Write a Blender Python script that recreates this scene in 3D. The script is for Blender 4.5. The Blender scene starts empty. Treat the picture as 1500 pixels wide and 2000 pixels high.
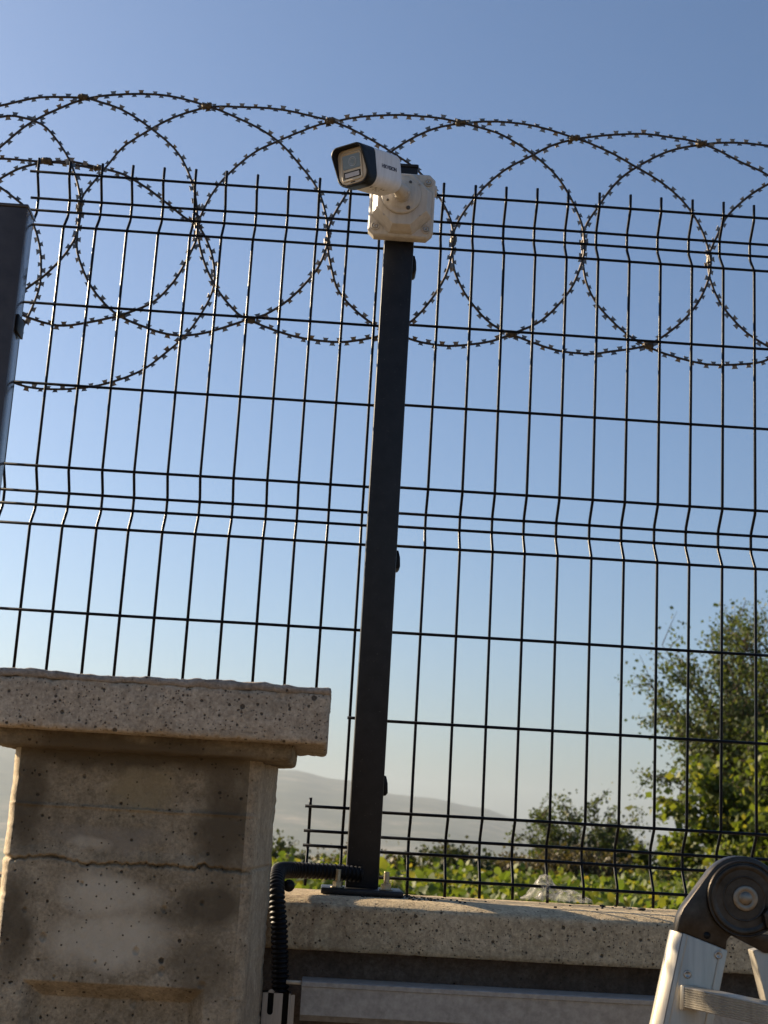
import bpy, bmesh, math, random
from mathutils import Vector, Matrix, noise
import numpy as np

S = bpy.context.scene
COL = S.collection
R = math.radians

# ------------------------------------------------------------------ camera
cam_d = bpy.data.cameras.new('camera')
cam = bpy.data.objects.new('camera', cam_d)
COL.objects.link(cam)
RI = Vector((0.99755604, -0.04142047, 0.05626978))
UP = Vector((-0.06399013, -0.2182022, 0.9738034))
FW = Vector((0.0280572, 0.97502418, 0.22031942))
EYE = Vector((-0.1371429, -2.24173312, 1.6003495))
cam.matrix_world = Matrix(((RI.x, UP.x, -FW.x, EYE.x), (RI.y, UP.y, -FW.y, EYE.y), (RI.z, UP.z, -FW.z, EYE.z), (0, 0, 0, 1)))
cam_d.sensor_fit = 'VERTICAL'
cam_d.sensor_height = 36
cam_d.sensor_width = 27
cam_d.lens = 48.731
cam_d.clip_start = 0.05
cam_d.clip_end = 40000
cam_d.dof.use_dof = True
cam_d.dof.focus_distance = 2.12
cam_d.dof.aperture_fstop = 12.5
S.camera = cam

# ------------------------------------------------------------------ sky, sun, exposure
SUN_EL = R(23)
SUN_BEHIND = R(32)          # the sun stands to the left, this far behind the fence line
w = bpy.data.worlds.new('World')
S.world = w
w.use_nodes = True
wn = w.node_tree.nodes
bg = wn['Background']
sky = wn.new('ShaderNodeTexSky')
sky.sky_type = 'NISHITA'
sky.sun_disc = False
sky.sun_elevation = SUN_EL
sky.sun_rotation = R(270) + SUN_BEHIND
sky.altitude = 100
sky.air_density = 1.0
sky.dust_density = 2.0
sky.ozone_density = 4.8
w.node_tree.links.new(sky.outputs[0], bg.inputs[0])
bg.inputs[1].default_value = 0.051
sun_d = bpy.data.lights.new('sun', 'SUN')
sun_d.energy = 4.2
sun_d.angle = R(0.55)
sun_d.color = (1.0, 0.80, 0.55)
sun = bpy.data.objects.new('sun', sun_d)
COL.objects.link(sun)
TO_SUN = Vector((-math.cos(SUN_BEHIND) * math.cos(SUN_EL), math.sin(SUN_BEHIND) * math.cos(SUN_EL), math.sin(SUN_EL)))
sun.rotation_euler = TO_SUN.to_track_quat('Z', 'Y').to_euler()
sun.location = TO_SUN * 20
S.view_settings.view_transform = 'Standard'
S.view_settings.look = 'None'
S.view_settings.exposure = 1.5
S.view_settings.gamma = 1
S.render.engine = 'CYCLES'
S.cycles.use_denoising = True
S.cycles.max_bounces = 6
S.cycles.volume_bounces = 1
S.cycles.use_adaptive_sampling = True

# ------------------------------------------------------------------ helpers
MATS = {}
def mat(name):
    m = bpy.data.materials.new(name)
    m.use_nodes = True
    nt = m.node_tree
    b = nt.nodes['Principled BSDF']
    MATS[name] = m
    return m, nt, b

def nd(nt, typ, **kw):
    n = nt.nodes.new(typ)
    for k, v in kw.items():
        if k.startswith('i_'):
            key = k[2:]
            n.inputs[int(key) if key.isdigit() else key].default_value = v
        else:
            setattr(n, k, v)
    return n

def lk(nt, a, b):
    nt.links.new(a, b)

def coords(nt, scale=(1, 1, 1), kind='Object'):
    tc = nd(nt, 'ShaderNodeTexCoord')
    mp = nd(nt, 'ShaderNodeMapping')
    mp.inputs['Scale'].default_value = scale
    lk(nt, tc.outputs[kind], mp.inputs[0])
    return mp.outputs[0]

def ramp(nt, src, stops):
    r = nd(nt, 'ShaderNodeValToRGB')
    e = r.color_ramp.elements
    while len(e) < len(stops):
        e.new(0.5)
    for k, (p, c) in enumerate(stops):
        e[k].position = p
        e[k].color = c if len(c) == 4 else (*c, 1)
    lk(nt, src, r.inputs[0])
    return r.outputs[0]

def mix(nt, fac, a, b, blend='MIX'):
    m = nd(nt, 'ShaderNodeMix', data_type='RGBA', blend_type=blend)
    for sock, v in ((m.inputs[0], fac), (m.inputs[6], a), (m.inputs[7], b)):
        if isinstance(v, (int, float)):
            sock.default_value = v
        elif isinstance(v, tuple):
            sock.default_value = v if len(v) == 4 else (*v, 1)
        else:
            lk(nt, v, sock)
    return m.outputs[2]

def mth(nt, op, a, b=None, clamp=False):
    m = nd(nt, 'ShaderNodeMath', operation=op, use_clamp=clamp)
    for k, v in enumerate((a, b)):
        if v is None:
            continue
        if isinstance(v, (int, float)):
            m.inputs[k].default_value = v
        else:
            lk(nt, v, m.inputs[k])
    return m.outputs[0]

def noise_tex(nt, vec, scale, detail=4, rough=0.55, dist=0.0):
    n = nd(nt, 'ShaderNodeTexNoise')
    n.inputs['Scale'].default_value = scale
    n.inputs['Detail'].default_value = detail
    n.inputs['Roughness'].default_value = rough
    n.inputs['Distortion'].default_value = dist
    lk(nt, vec, n.inputs['Vector'])
    return n.outputs[0]

def bump(nt, b, height, strength=0.5, dist=0.002):
    n = nd(nt, 'ShaderNodeBump')
    n.inputs['Strength'].default_value = strength
    n.inputs['Distance'].default_value = dist
    lk(nt, height, n.inputs['Height'])
    lk(nt, n.outputs[0], b.inputs['Normal'])

# ------------------------------------------------------------------ materials
def concrete(name, base, dark, light, pits=1.0, pit_scale=55.0, rust=None, grime=0.5, few=0.78, blobs=()):
    m, nt, b = mat(name)
    v = coords(nt)
    big = noise_tex(nt, v, 5.5, 5, 0.6, 0.4)
    mid = noise_tex(nt, v, 26, 6, 0.65)
    fine = noise_tex(nt, v, 240, 5, 0.7)
    c = mix(nt, ramp(nt, big, [(0.36, (0, 0, 0)), (0.66, (1, 1, 1))]), dark, base)
    c = mix(nt, mth(nt, 'MULTIPLY', ramp(nt, mid, [(0.5, (0, 0, 0)), (0.75, (1, 1, 1))]), 0.55), c, light)
    c = mix(nt, 0.6, c, ramp(nt, fine, [(0.28, (0.20, 0.19, 0.18)), (0.5, (0.5, 0.5, 0.5)), (0.72, (0.78, 0.78, 0.77))]), 'OVERLAY')
    c = mix(nt, 0.5, c, ramp(nt, noise_tex(nt, v, 75, 6, 0.75, 0.6), [(0.34, (0.26, 0.25, 0.24)), (0.5, (0.5, 0.5, 0.5)), (0.66, (0.74, 0.74, 0.73))]), 'OVERLAY')
    # streaks that ran down the face
    vs = coords(nt, (1, 1, 0.12))
    st = noise_tex(nt, vs, 30, 4, 0.6)
    c = mix(nt, mth(nt, 'MULTIPLY', ramp(nt, st, [(0.52, (0, 0, 0)), (0.72, (1, 1, 1))]), grime), c, tuple(x * 0.55 for x in dark), 'MIX')
    # damp stains, pale rubbed patches: uneven ellipses (x, z, rx, rz, colour, strength)
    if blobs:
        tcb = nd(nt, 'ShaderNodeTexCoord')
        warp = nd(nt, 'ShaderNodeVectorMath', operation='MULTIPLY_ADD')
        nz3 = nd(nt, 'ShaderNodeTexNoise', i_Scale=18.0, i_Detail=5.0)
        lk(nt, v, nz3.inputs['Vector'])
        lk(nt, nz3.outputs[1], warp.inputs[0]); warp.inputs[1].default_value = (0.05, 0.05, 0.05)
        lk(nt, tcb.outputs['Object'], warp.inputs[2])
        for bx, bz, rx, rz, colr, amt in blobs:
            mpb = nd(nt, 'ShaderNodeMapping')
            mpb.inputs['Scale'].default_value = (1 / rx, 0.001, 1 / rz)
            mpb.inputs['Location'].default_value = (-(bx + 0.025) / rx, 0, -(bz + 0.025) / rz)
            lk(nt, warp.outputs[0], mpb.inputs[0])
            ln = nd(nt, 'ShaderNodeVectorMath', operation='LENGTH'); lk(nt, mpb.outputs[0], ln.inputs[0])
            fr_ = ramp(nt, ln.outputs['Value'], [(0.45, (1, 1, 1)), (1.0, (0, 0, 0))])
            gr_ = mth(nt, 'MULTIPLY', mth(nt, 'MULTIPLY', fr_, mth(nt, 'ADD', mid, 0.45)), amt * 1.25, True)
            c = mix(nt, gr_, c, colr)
    # blow holes of two sizes
    hs = None
    for sc, lim, amt in ((pit_scale, 0.30, min(0.9, few + 0.22)), (pit_scale * 1.9, 0.33, few), (pit_scale * 3.6, 0.36, few - 0.05)):
        vo = nd(nt, 'ShaderNodeTexVoronoi')
        vo.inputs['Scale'].default_value = sc
        lk(nt, v, vo.inputs['Vector'])
        sep = nd(nt, 'ShaderNodeSeparateColor')
        lk(nt, vo.outputs['Color'], sep.inputs[0])
        rad = mth(nt, 'MULTIPLY', mth(nt, 'MAXIMUM', mth(nt, 'SUBTRACT', sep.outputs[0], amt), 0.0), lim / (1 - amt) * pits)
        wob = mth(nt, 'ADD', vo.outputs['Distance'], mth(nt, 'MULTIPLY', mth(nt, 'SUBTRACT', fine, 0.5), 0.12))
        d = mth(nt, 'MULTIPLY', mth(nt, 'SUBTRACT', rad, wob), 9.0, True)
        hs = d if hs is None else mth(nt, 'MAXIMUM', hs, d)
    c = mix(nt, hs, c, tuple(x * 0.28 for x in dark))
    if rust:
        x0, x1, z0 = rust
        sx = nd(nt, 'ShaderNodeSeparateXYZ')
        tc = nd(nt, 'ShaderNodeTexCoord')
        lk(nt, tc.outputs['Object'], sx.inputs[0])
        mr = nd(nt, 'ShaderNodeMapRange', i_1=x0, i_2=x1, i_3=1.0, i_4=0.0)
        lk(nt, sx.outputs[0], mr.inputs[0])
        rn = ramp(nt, noise_tex(nt, vs, 60, 5, 0.7), [(0.42, (0, 0, 0)), (0.7, (1, 1, 1))])
        c = mix(nt, mth(nt, 'MULTIPLY', mth(nt, 'MULTIPLY', mr.outputs[0], rn), 0.75, True), c, (0.13, 0.058, 0.027))
    lk(nt, c, b.inputs['Base Color'])
    b.inputs['Roughness'].default_value = 0.93
    b.inputs['Specular IOR Level'].default_value = 0.25
    h = mth(nt, 'SUBTRACT', mth(nt, 'ADD', mth(nt, 'MULTIPLY', fine, 0.35), mth(nt, 'MULTIPLY', mid, 0.6)), mth(nt, 'MULTIPLY', hs, 1.6))
    bump(nt, b, h, 0.9, 0.0042)
    return m

SHAFT_O = (-0.37, 0.0)       # the pillar's own origin, so that stains stay on it
def onshaft(L): return [(x - SHAFT_O[0], z - SHAFT_O[1], rx, rz, c_, a_) for x, z, rx, rz, c_, a_ in L]
DAMP = (0.112, 0.086, 0.054)
PALE = (0.50, 0.43, 0.32)
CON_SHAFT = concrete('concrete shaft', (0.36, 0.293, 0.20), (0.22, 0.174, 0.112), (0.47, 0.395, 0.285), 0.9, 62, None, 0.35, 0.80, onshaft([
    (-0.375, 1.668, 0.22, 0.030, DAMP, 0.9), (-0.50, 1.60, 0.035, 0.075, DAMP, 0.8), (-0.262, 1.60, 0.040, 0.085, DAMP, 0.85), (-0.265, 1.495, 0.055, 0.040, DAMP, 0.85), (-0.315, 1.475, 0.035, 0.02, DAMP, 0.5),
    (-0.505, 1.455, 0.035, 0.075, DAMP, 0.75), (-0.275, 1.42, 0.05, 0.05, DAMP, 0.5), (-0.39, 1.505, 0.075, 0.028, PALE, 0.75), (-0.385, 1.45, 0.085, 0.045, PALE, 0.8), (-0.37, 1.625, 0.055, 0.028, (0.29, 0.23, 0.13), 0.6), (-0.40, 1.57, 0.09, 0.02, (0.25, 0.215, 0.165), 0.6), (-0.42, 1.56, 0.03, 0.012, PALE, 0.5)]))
CON_ARRIS = concrete('clean arris with painted sun', (0.50, 0.41, 0.285), (0.40, 0.32, 0.215), (0.56, 0.47, 0.35), 0.5, 90, None, 0.1, 0.7)  # clean concrete, made paler still to carry the sun on the left chamfer
CON_FLANK = concrete('flank with painted sky light', (0.44, 0.345, 0.225), (0.29, 0.22, 0.14), (0.52, 0.425, 0.30), 0.7, 90, None, 0.3, 0.6)  # lighter than the shaft: sky light on the right side put into colour
CON_CAP = concrete('concrete cap', (0.46, 0.375, 0.275), (0.365, 0.295, 0.21), (0.52, 0.435, 0.335), 1.1, 95, None, 0.15, 0.55)
CON_COPE = concrete('concrete coping', (0.48, 0.39, 0.255), (0.38, 0.305, 0.193), (0.54, 0.45, 0.315), 1.1, 90, (-0.40, -0.25, 0), 0.18, 0.60)
CON_BED = concrete('mortar bed', (0.33, 0.285, 0.235), (0.25, 0.21, 0.17), (0.40, 0.36, 0.31), 0.7, 90, None, 0.05, 0.6)
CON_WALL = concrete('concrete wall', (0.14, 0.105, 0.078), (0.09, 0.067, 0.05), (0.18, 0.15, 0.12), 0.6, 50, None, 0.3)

def painted(name, col, rough=0.42, tex=0.25, spec=0.5, dust=0.0, grime=0.0):
    m, nt, b = mat(name)
    v = coords(nt)
    n = noise_tex(nt, v, 40, 5, 0.6)
    c = mix(nt, ramp(nt, n, [(0.3, (0, 0, 0)), (0.75, (1, 1, 1))]), tuple(x * (1 - tex) for x in col), tuple(min(1, x * (1 + tex)) for x in col))
    if dust:
        dn = noise_tex(nt, v, 420, 3, 0.7)
        c = mix(nt, mth(nt, 'MULTIPLY', ramp(nt, dn, [(0.66, (0, 0, 0)), (0.74, (1, 1, 1))]), dust), c, (0.35, 0.32, 0.28))
    if grime:
        gs = noise_tex(nt, coords(nt, (1, 1, 0.10)), 130, 5, 0.7)
        gb = noise_tex(nt, v, 22, 4, 0.6)
        c = mix(nt, mth(nt, 'MULTIPLY', mth(nt, 'MULTIPLY', ramp(nt, gs, [(0.46, (0, 0, 0)), (0.72, (1, 1, 1))]), gb), grime, True), c, (0.20, 0.165, 0.115))
    lk(nt, c, b.inputs['Base Color'])
    b.inputs['Roughness'].default_value = rough
    b.inputs['Specular IOR Level'].default_value = spec
    bump(nt, b, noise_tex(nt, v, 900, 3, 0.6), 0.12, 0.001)
    return m

WIRE = painted('anthracite wire coat', (0.0045, 0.006, 0.009), 0.30, 0.3, 0.11)
POST = painted('anthracite post coat', (0.0125, 0.0122, 0.0128), 0.42, 0.35, 0.3, 0.3)
POST_GLOSS = painted('anthracite post coat brownish', (0.058, 0.047, 0.039), 0.20, 0.2, 0.4, 0.1)  # browner, lighter and glossier than the other post's coat
POST_GLOSS.node_tree.nodes['Principled BSDF'].inputs['Coat Weight'].default_value = 0.25
POST_GLOSS.node_tree.nodes['Principled BSDF'].inputs['Coat Roughness'].default_value = 0.12
BLACK = painted('black plastic', (0.005, 0.005, 0.0055), 0.45, 0.3, 0.22)
RUBBER = painted('black corrugated plastic', (0.0035, 0.0035, 0.004), 0.48, 0.3, 0.18, 0.04)
WHITE = painted('white camera paint', (0.74, 0.735, 0.72), 0.38, 0.05, 0.5, 0.05, 0.45)
CREAM = painted('cream junction box plastic', (0.53, 0.48, 0.40), 0.45, 0.06, 0.4, 0.15, 0.6)
FACE = painted('camera face plastic', (0.50, 0.425, 0.31), 0.42, 0.05)
NAVY = painted('navy lettering ink', (0.02, 0.022, 0.05), 0.5, 0.05)
MARK = painted('grey printed marks', (0.06, 0.055, 0.05), 0.5, 0.1)
LAMPW = painted('white light window', (0.42, 0.40, 0.41), 0.25, 0.03)

def metal(name, col, rough, var=0.2, scale=60, aniso=None, bumpy=0.15, met=1.0):
    m, nt, b = mat(name)
    v = coords(nt, aniso or (1, 1, 1))
    n = noise_tex(nt, v, scale, 6, 0.65)
    c = mix(nt, ramp(nt, n, [(0.3, (0, 0, 0)), (0.72, (1, 1, 1))]), tuple(x * (1 - var) for x in col), tuple(min(1, x * (1 + var)) for x in col))
    lk(nt, c, b.inputs['Base Color'])
    b.inputs['Metallic'].default_value = met
    rr = mth(nt, 'ADD', mth(nt, 'MULTIPLY', n, 0.25), rough - 0.12)
    lk(nt, rr, b.inputs['Roughness'])
    bump(nt, b, n, bumpy, 0.001)
    return m

GALV = metal('galvanised tray steel', (0.34, 0.325, 0.295), 0.62, 0.28, 90, None, 0.15, 0.5)
CHAN = metal('slotted channel steel', (0.32, 0.31, 0.30), 0.42, 0.15, 60, (6, 6, 0.4))
RAZOR = metal('razor wire core', (0.075, 0.066, 0.06), 0.50, 0.35, 90)
BARB = metal('razor barb steel', (0.22, 0.20, 0.18), 0.48, 0.35, 150)
CLIPM = metal('razor clip steel', (0.11, 0.095, 0.075), 0.55, 0.4, 150)
ALU = metal('ladder aluminium', (0.42, 0.385, 0.32), 0.42, 0.20, 45, (3, 3, 0.15), 0.05, 0.6)
HINGE = metal('dark cast hinge', (0.062, 0.054, 0.046), 0.42, 0.4, 50)
HINGE2 = metal('worn hinge boss', (0.24, 0.205, 0.16), 0.42, 0.25, 120)
ZINC = metal('zinc bolt', (0.34, 0.29, 0.20), 0.45, 0.3, 200)
RIVET = metal('rivet steel', (0.40, 0.37, 0.33), 0.35, 0.2, 200)

m, nt, b = mat('camera window glass')
b.inputs['Base Color'].default_value = (0.075, 0.092, 0.11, 1)
b.inputs['Roughness'].default_value = 0.06
b.inputs['Specular IOR Level'].default_value = 0.6
b.inputs['Coat Weight'].default_value = 0.4
b.inputs['Coat Roughness'].default_value = 0.03
GLASS = m

m, nt, b = mat('clear plastic film')
b.inputs['Base Color'].default_value = (0.5, 0.5, 0.49, 1)
b.inputs['Roughness'].default_value = 0.22
tr = nd(nt, 'ShaderNodeBsdfTransparent')
tl = nd(nt, 'ShaderNodeBsdfTranslucent')
tl.inputs[0].default_value = (0.5, 0.5, 0.48, 1)
ms1 = nd(nt, 'ShaderNodeMixShader', i_0=0.5)
lk(nt, b.outputs[0], ms1.inputs[1]); lk(nt, tl.outputs[0], ms1.inputs[2])
ms2 = nd(nt, 'ShaderNodeMixShader')
fac = ramp(nt, noise_tex(nt, coords(nt), 70, 5, 0.6, 1.2), [(0.36, (0.05, 0.05, 0.05)), (0.70, (0.6, 0.6, 0.6))])
lk(nt, fac, ms2.inputs[0])
lk(nt, tr.outputs[0], ms2.inputs[1]); lk(nt, ms1.outputs[0], ms2.inputs[2])
lk(nt, ms2.outputs[0], nt.nodes['Material Output'].inputs[0])
FILM = m

def leaf_mat(name, cols, trans, scale=3.0):
    m, nt, b = mat(name)
    oi = nd(nt, 'ShaderNodeAttribute', attribute_name='tone')
    c = ramp(nt, oi.outputs['Fac'], [(k / (len(cols) - 1), cc) for k, cc in enumerate(cols)])
    lk(nt, c, b.inputs['Base Color'])
    b.inputs['Roughness'].default_value = 0.55
    b.inputs['Specular IOR Level'].default_value = 0.3
    tl = nd(nt, 'ShaderNodeBsdfTranslucent')
    hue = mix(nt, 1.0, c, (1.5, 1.45, 0.55), 'MULTIPLY')
    lk(nt, hue, tl.inputs[0])
    ms = nd(nt, 'ShaderNodeMixShader', i_0=trans)
    lk(nt, b.outputs[0], ms.inputs[1]); lk(nt, tl.outputs[0], ms.inputs[2])
    lk(nt, ms.outputs[0], nt.nodes['Material Output'].inputs[0])
    return m

LEAF_VINE = leaf_mat('vine leaves', [(0.04, 0.062, 0.014), (0.065, 0.10, 0.02), (0.11, 0.145, 0.028), (0.16, 0.165, 0.035), (0.22, 0.16, 0.05)], 0.45)
LEAF_TREE = leaf_mat('broad tree leaves', [(0.05, 0.075, 0.016), (0.085, 0.12, 0.024), (0.15, 0.165, 0.036), (0.19, 0.175, 0.045)], 0.46)
LEAF_FINE = leaf_mat('feathery tree leaves', [(0.036, 0.056, 0.020), (0.065, 0.088, 0.032), (0.115, 0.13, 0.05)], 0.38)
LEAF_DARK = leaf_mat('dark shrub leaves', [(0.032, 0.046, 0.015), (0.05, 0.065, 0.02), (0.09, 0.09, 0.035)], 0.28)
LEAF_DRY = leaf_mat('dry shrub leaves', [(0.07, 0.06, 0.03), (0.11, 0.09, 0.05), (0.07, 0.075, 0.03)], 0.25)
BARK = painted('bark', (0.09, 0.065, 0.045), 0.9, 0.4, 0.2)

m, nt, b = mat('dry soil ground')
v = coords(nt)
c = mix(nt, ramp(nt, noise_tex(nt, v, 0.35, 6, 0.6), [(0.35, (0, 0, 0)), (0.7, (1, 1, 1))]), (0.16, 0.118, 0.07), (0.21, 0.158, 0.10))
sxy = nd(nt, 'ShaderNodeSeparateXYZ'); lk(nt, v, sxy.inputs[0])
fld = nd(nt, 'ShaderNodeMapRange', i_1=8.0, i_2=16.0, i_3=0.0, i_4=1.0); lk(nt, sxy.outputs[1], fld.inputs[0])
c = mix(nt, fld.outputs[0], c, ramp(nt, noise_tex(nt, v, 0.006, 7, 0.6), [(0.35, (0.06, 0.08, 0.03)), (0.52, (0.12, 0.12, 0.06)), (0.66, (0.22, 0.19, 0.12))]))
c = mix(nt, 0.5, c, ramp(nt, noise_tex(nt, v, 14, 6, 0.7), [(0.3, (0.36, 0.36, 0.36)), (0.7, (0.62, 0.62, 0.62))]), 'OVERLAY')
lk(nt, c, b.inputs['Base Color'])
b.inputs['Roughness'].default_value = 0.95
bump(nt, b, noise_tex(nt, v, 20, 6, 0.7), 0.5, 0.03)
SOIL = m

m, nt, b = mat('hillside')
v = coords(nt)
c = ramp(nt, noise_tex(nt, v, 0.0042, 9, 0.66), [(0.36, (0.02, 0.032, 0.022)), (0.5, (0.045, 0.055, 0.035)), (0.6, (0.10, 0.095, 0.07)), (0.68, (0.20, 0.175, 0.13))])
lk(nt, c, b.inputs['Base Color'])
b.inputs['Roughness'].default_value = 0.95
HILL = m

# ------------------------------------------------------------------ mesh helpers
class MB:
    """collects vertices and faces in world metres"""
    def __init__(s):
        s.v = []; s.f = []; s.sm = []
    def add(s, vs, fs, smooth=False):
        o = len(s.v)
        s.v += [tuple(p) for p in vs]
        s.f += [tuple(i + o for i in f) for f in fs]
        s.sm += [smooth] * len(fs)
    def box(s, x0, x1, y0, y1, z0, z1, M=None):
        vs = [Vector((x, y, z)) for x in (x0, x1) for y in (y0, y1) for z in (z0, z1)]
        if M: vs = [M @ p for p in vs]
        s.add(vs, [(0, 1, 3, 2), (4, 6, 7, 5), (0, 4, 5, 1), (2, 3, 7, 6), (0, 2, 6, 4), (1, 5, 7, 3)])
    def tube(s, pts, r, n=8, cap=True, closed=False):
        pts = [Vector(p) for p in pts]
        k = len(pts)
        rs = r if isinstance(r, (list, tuple)) else [r] * k
        T = []
        for i in range(k):
            a = pts[max(i - 1, 0)]; c = pts[min(i + 1, k - 1)]
            T.append((c - a).normalized())
        u = T[0].orthogonal().normalized()
        vs = []
        for i in range(k):
            u = (u - T[i] * u.dot(T[i])).normalized()
            w_ = T[i].cross(u)
            for j in range(n):
                a = 2 * math.pi * j / n
                vs.append(pts[i] + (u * math.cos(a) + w_ * math.sin(a)) * rs[i])
        fs = []
        for i in range(k - 1):
            for j in range(n):
                j2 = (j + 1) % n
                fs.append((i * n + j, i * n + j2, (i + 1) * n + j2, (i + 1) * n + j))
        s.add(vs, fs, True)
        if cap:
            s.add(vs[:n][::-1], [tuple(range(n))])
            s.add(vs[-n:], [tuple(range(n))])
    def prism(s, poly, y0, y1, M=None, smooth=False):
        """poly of (x,z), counter-clockwise seen from -y, pushed from y0 (front) to y1"""
        n = len(poly)
        a = [Vector((x, y0, z)) for x, z in poly]; c = [Vector((x, y1, z)) for x, z in poly]
        if M: a = [M @ p for p in a]; c = [M @ p for p in c]
        s.add(a, [tuple(range(n))]); s.add(c, [tuple(range(n))[::-1]])
        vs = a + c
        s.add(vs, [((i + 1) % n, i, n + i, n + (i + 1) % n) for i in range(n)], smooth)
    def loft(s, loops, M=None, cap0=True, cap1=True, smooth=True):
        n = len(loops[0]); vs = []
        for L in loops:
            vs += [M @ Vector(p) if M else Vector(p) for p in L]
        fs = []
        for i in range(len(loops) - 1):
            for j in range(n):
                j2 = (j + 1) % n
                fs.append((i * n + j, i * n + j2, (i + 1) * n + j2, (i + 1) * n + j))
        s.add(vs, fs, smooth)
        if cap0: s.add(vs[:n], [tuple(range(n))[::-1]])
        if cap1: s.add(vs[-n:], [tuple(range(n))])
    def lathe(s, prof, M, n=24):
        loops = [[(r * math.cos(2 * math.pi * j / n), r * math.sin(2 * math.pi * j / n), z) for j in range(n)] for r, z in prof]
        s.loft(loops, M)
    def mesh(s, name, origin=Vector((0, 0, 0)), bevel=0, segs=2):
        me = bpy.data.meshes.new(name)
        me.from_pydata([(x - origin[0], y - origin[1], z - origin[2]) for x, y, z in s.v], [], s.f)
        me.polygons.foreach_set('use_smooth', s.sm)
        bm = bmesh.new(); bm.from_mesh(me)
        bmesh.ops.remove_doubles(bm, verts=bm.verts, dist=1e-6)
        bmesh.ops.recalc_face_normals(bm, faces=bm.faces)
        if bevel:
            ed = [e for e in bm.edges if len(e.link_faces) == 2 and e.calc_face_angle(0) > R(28)]
            bmesh.ops.bevel(bm, geom=ed, offset=bevel, segments=segs, profile=0.5, affect='EDGES', clamp_overlap=True)
            for f in bm.faces: f.smooth = True
            for e in bm.edges:
                if len(e.link_faces) == 2 and e.calc_face_angle(0) > R(35): e.smooth = False
        bm.to_mesh(me); bm.free()
        return me

ORIG = {}
def tag(o, label=None, cat=None, group=None, kind=None):
    for k, v in (('label', label), ('category', cat), ('group', group), ('kind', kind)):
        if v: o[k] = v
    return o
def thing(name, loc, label, cat, group=None):
    o = bpy.data.objects.new(name, None)
    o.empty_display_size = 0.05
    COL.objects.link(o)
    o.location = loc
    ORIG[o] = Vector(loc)
    return tag(o, label, cat, group)
def part(name, mb, material, parent=None, bevel=0, loc=None, segs=2, flat=False):
    org = ORIG[parent] if parent else Vector(loc or (0, 0, 0))
    me = mb if isinstance(mb, bpy.types.Mesh) else mb.mesh(name, org, bevel, segs)
    if not me.materials: me.materials.append(material)
    if flat: me.polygons.foreach_set('use_smooth', [False] * len(me.polygons))
    o = bpy.data.objects.new(name, me)
    COL.objects.link(o)
    if parent: o.parent = parent
    else: o.location = org
    ORIG[o] = org
    return o
def struct(name, mb, material, **kw):
    return tag(part(name, mb, material, **kw), kind='structure')
def child(name, me, parent, loc):
    o = bpy.data.objects.new(name, me)
    COL.objects.link(o)
    o.parent = parent
    o.location = loc
    ORIG[o] = ORIG[parent]
    return o

def catmull(P, step):
    """points along a Catmull-Rom curve, spaced about `step`"""
    P = [Vector(p) for p in P]
    P = [P[0] * 2 - P[1]] + P + [P[-1] * 2 - P[-2]]
    dense = []
    for i in range(1, len(P) - 2):
        a, b_, c, d = P[i - 1:i + 3]
        for k in range(16):
            t = k / 16
            dense.append(0.5 * ((2 * b_) + (c - a) * t + (2 * a - 5 * b_ + 4 * c - d) * t * t + (3 * b_ - a - 3 * c + d) * t ** 3))
    dense.append(P[-2])
    out = [dense[0]]; acc = 0
    for i in range(1, len(dense)):
        seg = (dense[i] - dense[i - 1]).length
        while seg > 1e-9 and acc + seg >= step:
            t = (step - acc) / seg
            q = dense[i - 1].lerp(dense[i], t)
            out.append(q); dense[i - 1] = q
            seg = (dense[i] - q).length; acc = 0
        acc += seg
    return out

def rounded(wd, ht, r, n=5, rb=None):
    """rounded rectangle in x,z, counter-clockwise seen from -y; rb: radius of the lower corners"""
    rb = r if rb is None else rb
    pts = []
    for cx, cz, a0, rr in ((wd / 2, -ht / 2, -90, rb), (wd / 2, ht / 2, 0, r), (-wd / 2, ht / 2, 90, r), (-wd / 2, -ht / 2, 180, rb)):
        ox = cx - math.copysign(rr, cx); oz = cz - math.copysign(rr, cz)
        for k in range(n + 1):
            a = R(a0 + 90 * k / n)
            pts.append((ox + rr * math.cos(a), oz + rr * math.sin(a)))
    return pts

def slab_grid(fn, nu, nv):
    """surface patch as grid: fn(u,v)->point"""
    vs = [fn(i / nu, j / nv) for j in range(nv + 1) for i in range(nu + 1)]
    fs = [(j * (nu + 1) + i, j * (nu + 1) + i + 1, (j + 1) * (nu + 1) + i + 1, (j + 1) * (nu + 1) + i) for j in range(nv) for i in range(nu)]
    return vs, fs

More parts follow.
